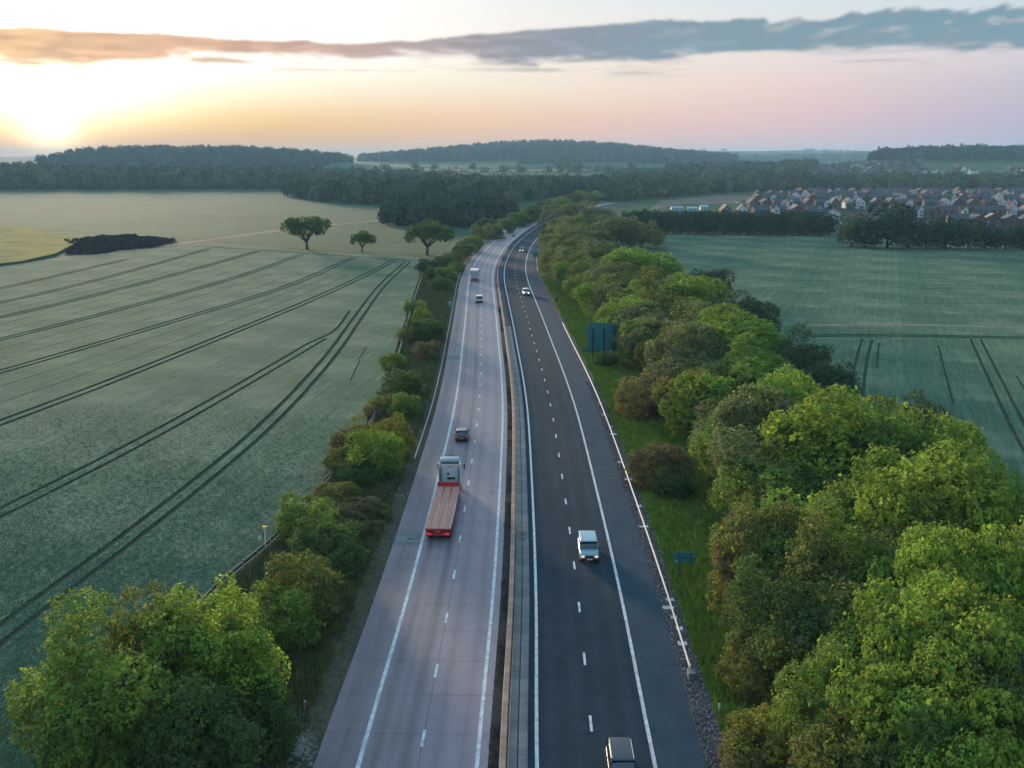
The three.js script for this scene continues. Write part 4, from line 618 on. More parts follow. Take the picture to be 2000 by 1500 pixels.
function wheel(parent, x, z, r, w) { const t = part('wheel', new THREE.TorusGeometry(r - w * 0.36, w * 0.42, 8, 20).rotateY(Math.PI / 2).scale(1.15, 1, 1), RUBBER, parent); t.position.set(x, r, z); part('rim', cyl(r * 0.64, r * 0.64, w * 0.75, 16).rotateZ(Math.PI / 2), RIM, t); return t; }
// body lofted from stations along the length: [z, bottom y, shoulder y, top y, half width at sill, at shoulder, at top]; front is -z
function loft(stations) {
  const P = [], I = [], secs = stations.map(([z, yb, ys, yt, wb, ws, wt]) => { const s = [[-wb * 0.94, yb], [-wb, yb + (ys - yb) * 0.25], [-ws, ys - (ys - yb) * 0.2], [-ws * 0.985, ys], [-wt, yt - (yt - ys) * 0.16], [-wt * 0.86, yt], [0, yt + 0.012], [wt * 0.86, yt], [wt, yt - (yt - ys) * 0.16], [ws * 0.985, ys], [ws, ys - (ys - yb) * 0.2], [wb, yb + (ys - yb) * 0.25], [wb * 0.94, yb]]; return s.map(([x, y]) => [x, y, z]); });
  const m = secs[0].length; secs.forEach((s) => s.forEach((p) => P.push(...p)));
  for (let i = 0; i < secs.length - 1; i++) for (let k = 0; k < m; k++) { const a = i * m + k, b = i * m + ((k + 1) % m); I.push(a, a + m, b, b, a + m, b + m); }
  for (const [i, f] of [[0, 1], [secs.length - 1, -1]]) for (let k = 1; k < m - 1; k++) f > 0 ? I.push(i * m, i * m + k, i * m + k + 1) : I.push(i * m, i * m + k + 1, i * m + k);
  const g = new THREE.BufferGeometry(); g.setAttribute('position', new THREE.Float32BufferAttribute(P, 3)); g.setIndex(I); g.computeVertexNormals(); return g;
}
function quad(a, b, c, d) { const g = new THREE.BufferGeometry(); g.setAttribute('position', new THREE.Float32BufferAttribute([...a, ...b, ...c, ...a, ...c, ...d], 3)); g.computeVertexNormals(); return g; }
// a passenger car, van or off-roader; o: L, W, H, belt, bonnet (length), nose (bonnet height), tail ('hatch'|'box'), screen (slope length)
function car(name, label, category, off, d, toward, o, mat, lamps) {
  const [x, dd, a] = along(off, d), t = thing(name, label, category, [x, TOP, -dd], -a + (toward ? Math.PI : 0));
  const { L, W, H, belt, bonnet, nose, screen, rear = 0.45, roofM } = o, w = W / 2, z0 = -L / 2, z1 = L / 2, cab = z0 + bonnet;
  part('body', loft([[z0, 0.34, nose * 0.62, nose * 0.78, w * 0.80, w * 0.86, w * 0.80], [z0 + 0.18, 0.24, nose * 0.74, nose * 0.93, w * 0.95, w * 0.96, w * 0.86], [z0 + bonnet * 0.6, 0.22, nose * 0.80, nose, w, w * 0.99, w * 0.88], [cab, 0.22, belt * 0.9, belt, w, w, w * 0.92], [z1 - rear - 0.2, 0.22, belt * 0.92, belt, w, w, w * 0.93], [z1 - 0.14, 0.26, belt * 0.9, belt * 0.98, w * 0.97, w * 0.96, w * 0.88], [z1, 0.36, belt * 0.72, belt * 0.86, w * 0.86, w * 0.88, w * 0.80]]), mat, t);
  const ra = cab + screen, rb = z1 - rear, wt = w * (o.roofW ?? 0.80), yb = belt - 0.03, yt = H - 0.055, wb = w * 0.93;
  part('window_glass', loft([[cab - 0.03, yb - 0.05, yb, yb + 0.02, wb * 0.98, wb * 0.98, wb * 0.94], [ra, yb - 0.05, yb + (yt - yb) * 0.5, yt, wb, (wb + wt) / 2, wt * 0.985], [rb, yb - 0.05, yb + (yt - yb) * 0.5, yt, wb, (wb + wt) / 2, wt * 0.985], [z1 - 0.06, yb - 0.05, yb, yb + 0.02, wb * 0.96, wb * 0.96, wb * 0.92]]), o.panelVan ? mat : CARGLASS, t);
  part('roof', loft([[ra - 0.10, yt - 0.03, yt + 0.01, H - 0.03, wt * 0.95, wt * 0.97, wt * 0.90], [ra + 0.15, yt - 0.05, yt + 0.015, H, wt * 1.0, wt * 1.01, wt * 0.93], [(ra + rb) / 2, yt - 0.05, yt + 0.02, H + 0.01, wt * 1.0, wt * 1.01, wt * 0.93], [rb + 0.08, yt - 0.05, yt + 0.01, H - 0.02, wt * 0.98, wt * 1.0, wt * 0.90]]), roofM ?? mat, t);
  for (const s of [-1, 1]) {
    for (const zz of [cab - 0.02, ...(o.pillars ?? [0.45]).map((k) => lerp(ra, rb, k)), z1 - 0.06]) { const end = zz === cab - 0.02 ? ra : zz > rb ? rb : zz; part('pillar', bar(V(s * wb * 0.985, yb, zz), V(s * wt * 1.0, yt, end), 0.045, 0.04, 5), mat, t); }
    const m = part('mirror', rbox(0.18, 0.14, 0.1, s * (w + 0.1), belt + 0.06, cab + 0.22, 0.03, 1), TRIM, t); m.name = 'mirror';
    part('headlight', rbox(0.3, 0.15, 0.10, s * w * 0.68, nose * 0.70, z0 + 0.0, 0.03, 1), lamps?.head ?? RIM, t);
    part('tail_light', rbox(0.2, 0.26, 0.1, s * w * 0.76, belt * 0.80, z1 - 0.05, 0.03, 1), TAIL, t);
    wheel(t, s * (w - 0.1), z0 + 0.82, 0.33, 0.22); wheel(t, s * (w - 0.1), z1 - 0.82, 0.33, 0.22);
  }
  part('grille', rbox(W * 0.44, nose * 0.22, 0.06, 0, nose * 0.66, z0 - 0.0, 0.03, 1), TRIM, t); part('bumper', rbox(W * 0.9, 0.22, 0.16, 0, 0.42, z0 + 0.03, 0.05, 1), o.bumper ?? TRIM, t); part('bumper', rbox(W * 0.9, 0.26, 0.16, 0, 0.44, z1 - 0.04, 0.05, 1), o.bumper ?? TRIM, t);
  part('number_plate', box(0.52, 0.13, 0.02, 0, 0.46, z0 - 0.06), PLATEW, t); part('number_plate', box(0.52, 0.13, 0.02, 0, belt * 0.62, z1 + 0.02), PLATEY, t);
  return t;
}
const HATCH = { L: 4.1, W: 1.75, H: 1.47, belt: 0.92, bonnet: 1.1, nose: 0.82, screen: 0.85, rear: 0.62 }, SUV = { L: 4.3, W: 1.86, H: 1.72, belt: 1.05, bonnet: 0.98, nose: 1.02, screen: 0.5, rear: 0.16, roofW: 0.87, pillars: [0.33, 0.7] }, VAN = { L: 4.5, W: 1.85, H: 1.85, belt: 1.12, bonnet: 0.85, nose: 1.0, screen: 0.75, rear: 0.16, roofW: 0.88, pillars: [0.3] };
const dAt = (c, r) => spot(c, r)[1];
{
  const suv = car('parked_suv', 'silver white off-road car driving toward the camera on the asphalt', 'car', 6.95, dAt(1156, 1103) + 2.15, true, SUV, paintM(0.20, 0.40, 0.47), { head: LAMPWARM });
  suv.name = 'white_suv';
  for (const s of [-0.62, 0.62]) part('roof_rail', bar(V(s, 1.76, -0.5), V(s, 1.76, 1.7), 0.025, 0.025, 6), M.galv, suv);
  for (const s of [-0.4, -0.13, 0.13, 0.4]) part('roof_rib', box(0.03, 0.015, 2.2, s, 1.735, 0.65), paintM(0.45, 0.52, 0.55), suv);
}
car('hatchback_car', 'dark hatchback with a pale lit roof ahead of the flatbed truck', 'car', -7.25, dAt(903, 866) - 2 + 4, false, HATCH, paintM(0.018, 0.022, 0.026, { roughness: 0.25 }));
{ const c = car('dark_estate', 'dark estate car with roof rails at the bottom edge of the asphalt carriageway', 'car', 7.05, 55.8, true, { ...HATCH, L: 4.6, W: 1.8, rear: 0.35, H: 1.52 }, paintM(0.014, 0.026, 0.032, { roughness: 0.3, clearcoat: 0.35 })); for (const s of [-0.66, 0.66]) part('roof_rail', bar(V(s, 1.56, -0.4), V(s, 1.56, 1.7), 0.03, 0.03, 6), M.galv, c); part('aerial', bar(V(0, 1.53, 1.2), V(0.02, 1.7, 1.6), 0.012, 0.008, 5), TRIM, c); }
car('small_van', 'small white van on the concrete carriageway behind the cream box lorry', 'van', -5.9, dAt(940, 593) + 2.2, false, { ...VAN, panelVan: false }, paintM(0.62, 0.68, 0.70));
car('oncoming_suv', 'white off-road car with lit headlights halfway along the asphalt carriageway', 'car', 7.2, dAt(1022, 579) + 2.1, true, SUV, paintM(0.68, 0.72, 0.74), { head: LAMPON });
car('oncoming_car', 'dark car with bright headlights entering the asphalt straight', 'car', 6.2, dAt(1019, 493) + 2, true, { ...HATCH, H: 1.6, belt: 0.98 }, paintM(0.03, 0.035, 0.04), { head: LAMPON });
car('far_car', 'small pale car far off on the concrete carriageway bend', 'car', -3.6, dAt(1007, 463) + 2, false, HATCH, paintM(0.62, 0.67, 0.70));
// box lorries seen from behind
function boxLorry(label, off, d, boxM, Lb = 6.2, h = 3.5) {
  const [x, dd, a] = along(off, d), t = thing('box_lorry', label, 'lorry', [x, TOP, -dd], -a), z1 = Lb / 2 + 0.9, z0 = z1 - Lb;
  const b = part('cargo_box', rbox(2.5, h - 0.95, Lb, 0, 0.95 + (h - 0.95) / 2, (z0 + z1) / 2, 0.1, 2), boxM, t);
  for (const s of [-1, 1]) { part('rear_door', rbox(1.06, h - 1.5, 0.05, s * 0.56, 0.95 + (h - 0.95) / 2 - 0.05, z1 + 0.02, 0.03, 1), std({ color: RGB(0.44, 0.47, 0.44), roughness: 0.5 }), b); part('tail_light', rbox(0.34, 0.2, 0.08, s * 0.95, 0.82, z1 + 0.02, 0.03, 1), TAIL, t); part('mirror', rbox(0.12, 0.5, 0.2, s * 1.38, 2.3, z0 - 1.1, 0.04, 1), TRIM, t); for (const zz of [z0 - 0.85, z1 - 1.6]) wheel(t, s * 1.0, zz, 0.46, 0.3); }
  part('cab', loft([[z0 - 1.9, 0.5, 1.5, 1.75, 1.1, 1.12, 1.05], [z0 - 1.75, 0.42, 1.6, 2.7, 1.16, 1.18, 0.98], [z0 - 0.1, 0.42, 1.7, 2.85, 1.18, 1.18, 1.02]]), boxM, t);
  part('windscreen', quad([-0.98, 1.66, z0 - 1.9], [0.98, 1.66, z0 - 1.9], [0.9, 2.5, z0 - 1.78], [-0.9, 2.5, z0 - 1.78]), CARGLASS, t);
  part('chassis', [box(0.9, 0.25, Lb + 1.5, 0, 0.78, (z0 + z1) / 2 - 0.7), box(2.3, 0.14, 0.1, 0, 0.55, z1 - 0.1)], TRIM, t); part('bumper', rbox(2.4, 0.18, 0.12, 0, 0.62, z1, 0.03, 1), std({ color: RGB(0.42, 0.06, 0.05) }), t); part('number_plate', box(0.52, 0.13, 0.02, 0, 0.86, z1 + 0.02), PLATEY, t);
}
boxLorry('cream box lorry in the nearside lane halfway to the bend', -7.5, dAt(931, 551) + 4.0, paintM(0.72, 0.66, 0.56));
boxLorry('cream box lorry farthest away on the concrete bend', -7.3, dAt(984, 468) + 4.0, paintM(0.72, 0.66, 0.60), 6.5, 3.7);
// articulated flatbed
{
  const rear = dAt(862, 1060), red = paintM(0.58, 0.026, 0.028), d = rear + 8.2, [x, dd, a] = along(-7.55, d), t = thing('flatbed_truck', 'articulated truck with a white cab and an empty red flatbed trailer', 'truck', [x, TOP, -dd], -a - 0.012);
  const wht = paintM(0.66, 0.74, 0.74), zr = 8.1, zf = zr - 13.4, dk = 1.32;
  const bedMats = [0, 1, 2].map((k) => std({ map: scaled(patchy([0.38 + 0.03 * k, 0.18, 0.125], [0.66, 0.35 + 0.02 * k, 0.27], 320 + k, 150, 8, 0.35), 2.2, 14), roughness: 0.8 }));
  const bed = part('deck_frame', [box(2.46, 0.1, 13.4, 0, dk - 0.09, (zr + zf) / 2), box(0.13, 0.9, 12, -0.45, dk - 0.45, (zr + zf) / 2), box(0.13, 0.9, 12, 0.45, dk - 0.45, (zr + zf) / 2)].map((g, i) => (i ? g.scale(1, 0.6, 1).translate(0, 0.35, 0) : g)), TRIM, t);
  const xs = []; for (let i = 0; i < 17; i++) xs.push(-1.13 + i * 0.1413);
  xs.forEach((px, i) => { if (i === 5 || i === 11) return; part('deck_board', rbox(0.132, 0.045, 13.3, px, dk - 0.015 + 0.004 * hash2(i, 1, 1), (zr + zf) / 2, 0.008, 1), bedMats[i % 3], bed); });
  for (const i of [5, 11]) part('red_runner', box(0.12, 0.05, 13.3, xs[i], dk - 0.008, (zr + zf) / 2), red, bed);
  for (const s of [-1, 1]) { part('side_rail', rbox(0.09, 0.2, 13.42, s * 1.245, dk - 0.08, (zr + zf) / 2, 0.02, 1), red, t); part('side_guard', [box(0.04, 0.12, 5.6, s * 1.2, 0.72, -0.4), box(0.04, 0.12, 5.6, s * 1.2, 0.98, -0.4)], std({ color: RGB(0.45, 0.46, 0.47), metalness: 0.5, roughness: 0.4 }), t); }
  part('headboard', rbox(2.5, 0.55, 0.1, 0, dk + 0.24, zf + 0.02, 0.03, 1), red, t);
  const rb = part('rear_beam', rbox(2.5, 0.24, 0.12, 0, dk - 0.12, zr + 0.02, 0.02, 1), red, t);
  part('light_board', rbox(2.35, 0.34, 0.1, 0, 0.72, zr - 0.05, 0.03, 1), red, t); part('underrun_panel', box(2.3, 0.32, 0.06, 0, 1.03, zr - 0.12), TRIM, t);
  for (const s of [-1, 1]) part('tail_light', rbox(0.46, 0.2, 0.06, s * 0.88, 0.74, zr + 0.02, 0.03, 1), TAIL, t);
  part('number_plate', box(0.5, 0.26, 0.03, -0.05, 1.07, zr - 0.06), PLATEY, t);
  for (const s of [-1, 1]) { for (const z of [4.2, 5.5, 6.8]) wheel(t, s * 1.03, z, 0.5, 0.36); for (const z of [-4.9, -8.6]) wheel(t, s * 1.03, z, 0.5, 0.34); part('mudguard', rbox(0.42, 0.06, 4.2, s * 1.03, 1.12, 5.5, 0.02, 1), TRIM, t); part('landing_leg', box(0.14, 0.9, 0.14, s * 0.8, 0.55, -2.2), TRIM, t); }
  // tractor
  part('tractor_chassis', [box(0.9, 0.3, 6.2, 0, 0.75, -6.9), box(2.2, 0.5, 1.2, 0, 0.7, -6.6)], TRIM, t);
  const cab = part('cab', loft([[-9.55, 0.6, 1.5, 1.9, 1.18, 1.2, 1.14], [-9.4, 0.45, 1.7, 3.2, 1.23, 1.24, 1.08], [-9.0, 0.45, 2.2, 3.55, 1.24, 1.24, 1.06], [-7.45, 0.9, 2.3, 3.72, 1.24, 1.24, 1.1], [-7.35, 1.0, 2.3, 3.55, 1.2, 1.2, 1.04]]), wht, t);
  part('windscreen', quad([-1.08, 1.85, -9.56], [1.08, 1.85, -9.56], [1.0, 2.9, -9.44], [-1.0, 2.9, -9.44]), CARGLASS, cab);
  part('rear_wall', rbox(2.28, 2.35, 0.06, 0, 2.25, -7.32, 0.04, 2), wht, cab);
  part('roof_deflector', loft([[-8.9, 3.5, 3.56, 3.6, 1.0, 1.0, 0.9], [-7.9, 3.55, 3.75, 3.98, 1.12, 1.12, 1.02], [-7.3, 3.55, 3.8, 4.02, 1.14, 1.14, 1.05]]), wht, cab);
  for (const s of [-1, 1]) { part('side_fairing', box(0.1, 2.6, 0.85, s * 1.2, 2.2, -6.95), wht, cab); part('fairing_flap', box(0.04, 1.9, 0.28, s * 0.98, 2.0, -7.24).translate(0, 0, 0.02), TRIM, cab); part('mirror', rbox(0.16, 0.62, 0.22, s * 1.5, 2.45, -9.15, 0.05, 1), TRIM, cab); part('marker_light', rbox(0.2, 0.12, 0.06, s * 0.86, 3.02, -7.26, 0.03, 1), TAIL, cab); }
  part('number_lights', [-0.24, 0, 0.24].map((k) => rbox(0.2, 0.2, 0.04, k, 3.0, -7.27, 0.03, 1)), std({ color: RGB(0.75, 0.35, 0.33), roughness: 0.4 }), cab);
  part('rear_window', rbox(0.24, 0.26, 0.03, -0.2, 2.12, -7.275, 0.02, 1), CARGLASS, cab); part('air_lines', rbox(0.9, 0.22, 0.12, 0.15, 1.62, -7.25, 0.03, 1), TRIM, cab); part('window_strip', rbox(2.0, 0.16, 0.03, 0, 3.4, -7.29, 0.02, 1), TRIM, cab);
  part('roof_lamp', [-0.6, -0.25, 0.1, 0.45].map((k) => rbox(0.14, 0.13, 0.1, k, 4.06, -8.15, 0.03, 1)), TRIM, cab);
}

// ---------------------------------------------------------------- housing estate
const BRICK = ['a', 'b', 'c'].map((_, k) => std({ map: scaled(patchy([[0.10, 0.12, 0.11][k], 0.06, 0.058], [[0.18, 0.21, 0.18][k], 0.11, 0.10], 400 + k, 100, 10, 0.5), 4), roughness: 0.95 }));
const RENDER = std({ map: scaled(patchy([0.66, 0.66, 0.64], [0.80, 0.80, 0.78], 410, 80, 6, 0.3), 6), roughness: 0.9 });
const TILE = [[0.085, 0.058, 0.064], [0.075, 0.064, 0.072], [0.055, 0.075, 0.088], [0.10, 0.062, 0.066], [0.32, 0.21, 0.19]].map((c, k) => std({ map: scaled(patchy(c.map((q) => q * 0.75), c.map((q) => q * 1.3), 420 + k, 120, 9, 0.5), 5), bumpMap: scaled(grainTex, 20, 2.2), bumpScale: 0.04, roughness: 0.75 }));
const FRAME = std({ color: RGB(0.72, 0.73, 0.72), roughness: 0.6 }), PANE = new THREE.MeshPhysicalMaterial({ color: RGB(0.03, 0.045, 0.055), roughness: 0.08, clearcoat: 1 }), DOOR = std({ color: RGB(0.05, 0.06, 0.075), roughness: 0.5 });
function gable(w, d, e, r, x = 0, z = 0) { const s = new THREE.Shape([V2(-w / 2, 0), V2(w / 2, 0), V2(w / 2, e), V2(0, r), V2(-w / 2, e)]); return new THREE.ExtrudeGeometry(s, { depth: d, bevelEnabled: false }).translate(x, 0, z - d / 2); }
function V2(x, y) { return new THREE.Vector2(x, y); }
function roofGeo(w, d, e, r, x = 0, z = 0, over = 0.35, th = 0.14) { const k = (r - e) / (w / 2), W = w / 2 + over, yl = e - over * k; const s = new THREE.Shape([V2(-W, yl + 0.03), V2(0, r + 0.03), V2(W, yl + 0.03), V2(W, yl + th), V2(0, r + th + 0.03), V2(-W, yl + th)]); return new THREE.ExtrudeGeometry(s, { depth: d + over * 1.4, bevelEnabled: false }).translate(x, 0, z - (d + over * 1.4) / 2); }
const winG = new Map();
function windowAt(t, x, y, z, w = 1.15, h = 1.15) { const k = w + '/' + h; if (!winG.has(k)) winG.set(k, [merge([box(w, 0.09, 0.1, 0, h / 2, 0), box(w, 0.12, 0.14, 0, -h / 2, 0.01), box(0.09, h, 0.1, -w / 2, 0, 0), box(0.09, h, 0.1, w / 2, 0, 0), box(0.07, h, 0.08, 0, 0, 0)]), box(w - 0.05, h - 0.05, 0.04)]); const [f, p] = winG.get(k), o = part('window', f, FRAME, t); o.position.set(x, y, z + 0.03); part('pane', p, PANE, o); }
// front faces +z (toward the camera); wing: null or {side, mat}
function house(wallM, tileM, o = {}) {
  const { w = 9, d = 8, e = 5, r = 7.6, wing, turn, chimney } = o, t = new THREE.Group(); t.name = 'estate_house';
  const mainWall = turn ? gable(w, d, e, r) : gable(d, w, e, r).rotateY(Math.PI / 2), mainRoof = turn ? roofGeo(w, d, e, r) : roofGeo(d, w, e, r).rotateY(Math.PI / 2);
  part('wall', mainWall, wallM, t); const rf = part('roof', mainRoof, tileM, t);
  const fz = d / 2;
  if (chimney) part('chimney', [box(0.8, 1.5, 0.8, w * 0.36, r + 0.2, 0), box(0.95, 0.12, 0.95, w * 0.36, r + 0.95, 0)], BRICK[0], rf);
  if (wing) { const gx = wing.side * w * 0.27, ww = w * 0.44; part('front_wing', gable(ww, 1.6, e, e + ww * 0.52, gx, fz + 0.75), wing.mat, t); part('wing_roof', roofGeo(ww, 4.2, e, e + ww * 0.52, gx, fz - 0.55, 0.25), tileM, t); for (const y of [1.45, 3.9]) windowAt(t, gx, y, fz + 1.55, 1.5, 1.25); for (const y of [1.5, 3.9]) windowAt(t, -wing.side * w * 0.27, y, fz); part('door', box(1.0, 2.1, 0.08, -wing.side * w * 0.02, 1.05, fz + 0.03), DOOR, t); }
  else { for (const y of [1.5, 3.9]) for (const k of turn ? [-0.24, 0.24] : [-0.34, 0, 0.34]) if (!(y < 2 && k === 0)) windowAt(t, k * w, y, fz); part('door', box(1.0, 2.1, 0.08, 0, 1.05, fz + 0.03), DOOR, t); if (o.loft) windowAt(t, 0, e + 0.7, fz, 0.8, 0.9); }
  return t;
}
const KINDS = [
  { k: 'brown-roofed brick house with white gable', f: house(BRICK[0], TILE[1], { w: 10, wing: { side: -1, mat: RENDER } }) },
  { k: 'brick house with brick gable wing', f: house(BRICK[1], TILE[0], { w: 9.5, wing: { side: 1, mat: BRICK[1] } }) },
  { k: 'narrow gable-fronted brick house', f: house(BRICK[0], TILE[0], { w: 6.2, d: 9, r: 8.4, turn: 1, loft: 1 }) },
  { k: 'plain slate-roofed brick house', f: house(BRICK[2], TILE[2], { w: 11, chimney: 1 }) },
  { k: 'plain brown-roofed brick house', f: house(BRICK[1], TILE[3], { w: 12, r: 8 }) },
  { k: 'white gable-fronted house', f: house(RENDER, TILE[1], { w: 6.6, d: 9, r: 8.2, turn: 1 }) },
  { k: 'slate-roofed brick house with white gable', f: house(BRICK[1], TILE[2], { w: 10, wing: { side: 1, mat: RENDER } }) },
  { k: 'brick house with pinkish tiled roof', f: house(BRICK[2], TILE[4], { w: 10, r: 8.2, turn: 1 }) },
];
function putHouse(kind, c, r, turn, label, group) { const [x, d] = spot(c, r), h = KINDS[kind].f.clone(); h.name = numbered('estate_house'); h.position.set(x, 0, -d); h.rotation.y = turn; scene.add(h); tag(h, label, 'house', group); }
{
  const rows = [
    ['second row of the estate', 408, 1466, 2030, 27, [2, 3, 6, 0, 2, 6, 2, 5, 5, 2, 2, 6, 1, 3, 5, 0, 6, 1, 5, 0, 1, 3, 5]],
    ['third row of the estate', 396.5, 1478, 2030, 25, [3, 6, 3, 5, 4, 3, 6, 4, 0, 3, 4, 5, 3, 1, 3, 6, 2, 4, 6, 5, 3, 4, 0]],
    ['fourth row of the estate', 388, 1482, 2030, 23, [3, 6, 1, 3, 5, 4, 2, 3, 0, 4, 3, 6, 4, 5, 2, 4, 3, 1, 6, 3, 4, 5, 3, 4]],
    ['back row of the estate', 382, 1560, 2030, 26, [4, 3, 4, 1, 3, 4, 3, 4, 3, 1, 4, 3, 4, 3, 4, 3, 4, 3]],
    ['front row of the estate', 424, 1415, 1600, 34, [2, 5, 3, 0, 7, 6]], ['front row of the estate', 426, 1755, 2030, 31, [4, 6, 1, 4, 0, 3, 4, 5, 7]], ['group behind the hedge trees', 446, 1870, 2030, 34, [3, 3, 7, 3, 3]],
  ];
  rows.forEach(([where, r, c0, c1, step, kinds], ri) => { for (let c = c0, i = 0; c < c1; c += step, i++) { const k = kinds[i % kinds.length], j = hash2(i, ri, 12); putHouse(k, c + (j - 0.5) * 5, r + (hash2(i, ri, 13) - 0.5) * 2.4, (j - 0.5) * 0.5 + (hash2(i, ri, 14) < 0.2 ? Math.PI / 2 : 0), KINDS[k].k + ' in the ' + where, KINDS[k].k + ', ' + where); } });
}
{ // white three-storey block at the gap in the hedge
  const [x, d] = spot(1626, 447), t = thing('apartment_block', 'white three-storey gabled block at the gap in the hedge', 'building', [x, 0, -d], -0.35);
  part('wall', gable(9, 13, 8.2, 10.8), RENDER, t); part('roof', roofGeo(9, 13, 8.2, 10.8), TILE[1], t); part('side_wing', gable(8, 11, 8.0, 10.4).rotateY(Math.PI / 2).translate(-9, 0, -2), RENDER, t); part('wing_roof', roofGeo(8, 11, 8.0, 10.4).rotateY(Math.PI / 2).translate(-9, 0, -2), TILE[2], t);
  for (const y of [1.5, 4.1, 6.7]) { for (const k of [-2.4, 2.4]) windowAt(t, k, y, 6.5); for (const k of [-12, -9, -6.3]) windowAt(t, k, y, 2.0); } part('door', box(1.1, 2.1, 0.08, 0, 1.05, 6.53), DOOR, t);
}
[[1322, 412.6, 9, 'longest pale blue low hut beside the building plot', 0.06], [1352, 414, 7, 'pale low hut in the middle of the building plot huts', -0.1], [1374, 411, 6, 'pale low hut nearest the estate houses', 0.2]].forEach(([c, r, L, l, a], k) => { const [x, d] = spot(c, r), t = thing('site_hut', l, 'building', [x, 0, -d], a); part('wall', box(L, 2.5, 4, 0, 1.25, 0), std({ color: RGB(0.46, 0.55, 0.57), roughness: 0.6 }), t); part('roof', roofGeo(4, L, 2.5, 3.1 + 0.3 * k).rotateY(Math.PI / 2), std({ color: RGB(0.46, 0.56, 0.58), roughness: 0.6 }), t); for (let i = 0; i < 3; i++) windowAt(t, -L / 3 + i * L / 3, 1.5, 2.0, 1.1, 0.9); });
// parked cars on the estate, a few points each
const tiny = [merge([rbox(1.8, 0.75, 4.2, 0, 0.65, 0, 0.15, 1)]), merge([rbox(1.6, 0.55, 2.1, 0, 1.2, 0.1, 0.2, 1)])];
[[1440, 398], [1452, 396], [1396, 404], [1530, 411], [1572, 412], [1692, 412], [1757, 414], [1845, 412], [1952, 414], [1382, 400], [1612, 410], [1890, 400], [1735, 402]].forEach(([c, r], i) => { const [x, d] = spot(c, r), t = thing('parked_car', 'small car parked among the estate houses', 'car', [x, 0, -d], i * 1.3, 'cars parked on the estate'); part('body', tiny[0], [M.white, steelDark, RIM][i % 3], t); part('cabin', tiny[1], CARGLASS, t); });
// trees among the houses
wood('garden_trees', Array.from({ length: 150 }, (_, i) => { const c = 1470 + 560 * hash2(i, 1, 50), r = 380 + 32 * hash2(i, 2, 50); return spot(c, r).slice(0, 2); }), FAR, TONES, 3, 6, 'garden trees and bushes between the estate houses', 730);
// far village: plain gabled houses, each a few points
{
  const wallG = gable(8, 10, 5, 7.8), roofG = roofGeo(8, 10, 5, 7.8), r = rng(55);
  for (let i = 0; i < 150; i++) {
    const right = i > 110, d = right ? lerp(1560, 1900, r()) : lerp(1720, 2150, r()), c = right ? lerp(1800, 2010, r()) : lerp(1590, 1800, r()), x = bearing(c, d);
    const wk = Math.floor(r() * 4), rk = Math.floor(r() * 4), what = `tiny ${['brown', 'red', 'dull', 'white'][wk]}-walled house with ${['brown', 'red', 'red', 'grey-brown'][rk]} roof in the far village, ${right ? 'right' : 'left'} part`;
    const t = thing('village_house', what, 'house', [x, land(x, d) - 0.1, -d], r() * 3.1, what); part('wall', wallG, [BRICK[0], BRICK[1], BRICK[2], RENDER][wk], t); part('roof', roofG, TILE[[0, 3, 3, 1][rk]], t); const s = lerp(0.9, 1.25, r()); t.scale.set(s, s, s * lerp(1, 1.6, r()));
  }
  wood('village_trees', scatter([B(1590, 1720), B(1800, 1720), B(1800, 2150), B(1590, 2150)], 34, 731), FAR, TONES, 7, 12, 'trees scattered through the far village', 731);
  wood('village_trees', scatter([B(1760, 1400), B(2060, 1400), B(2060, 1560), B(1760, 1560)], 17, 732), FAR, TONES, 12, 18, 'dark trees between the estate and the far village', 732);
}
// ---------------------------------------------------------------- grass, weeds, crop ears, flowers
function tuftGeo(n, h, spread, w, seed) { const r = rng(seed), P = []; for (let i = 0; i < n; i++) { const a = r() * 6.28, x = Math.cos(a) * spread * r(), z = Math.sin(a) * spread * r(), b = r() * 6.28, hh = h * (0.6 + 0.6 * r()), lx = Math.cos(a) * hh * 0.35 * r(), lz = Math.sin(a) * hh * 0.35 * r(); P.push(x - Math.cos(b) * w, 0, z - Math.sin(b) * w, x + Math.cos(b) * w, 0, z + Math.sin(b) * w, x + lx, hh, z + lz); } const g = new THREE.BufferGeometry(); g.setAttribute('position', new THREE.Float32BufferAttribute(P, 3)); g.computeVertexNormals(); return g; }
function strew(name, geo, spots, tones, y, s0, s1, seed, label, category, mat) {
  const r = rng(seed), im = new THREE.InstancedMesh(geo, mat ?? std({ roughness: 1 }), spots.length), m = new THREE.Matrix4(), q = new THREE.Quaternion(), c = new THREE.Color();
  spots.forEach(([x, d], i) => { const s = lerp(s0, s1, r()); q.setFromAxisAngle(V(0, 1, 0), r() * 6.28); m.compose(V(x, y, -d), q, V(s, s * lerp(0.8, 1.3, r()), s)); im.setMatrixAt(i, m); const t = tones[Math.floor(r() * tones.length)], k = 0.75 + 0.5 * r(); im.setColorAt(i, c.setRGB(t[0] * k, t[1] * k, t[2] * k)); });
  im.name = numbered(name); scene.add(im); return tag(im, label, category, null, 'stuff');
}
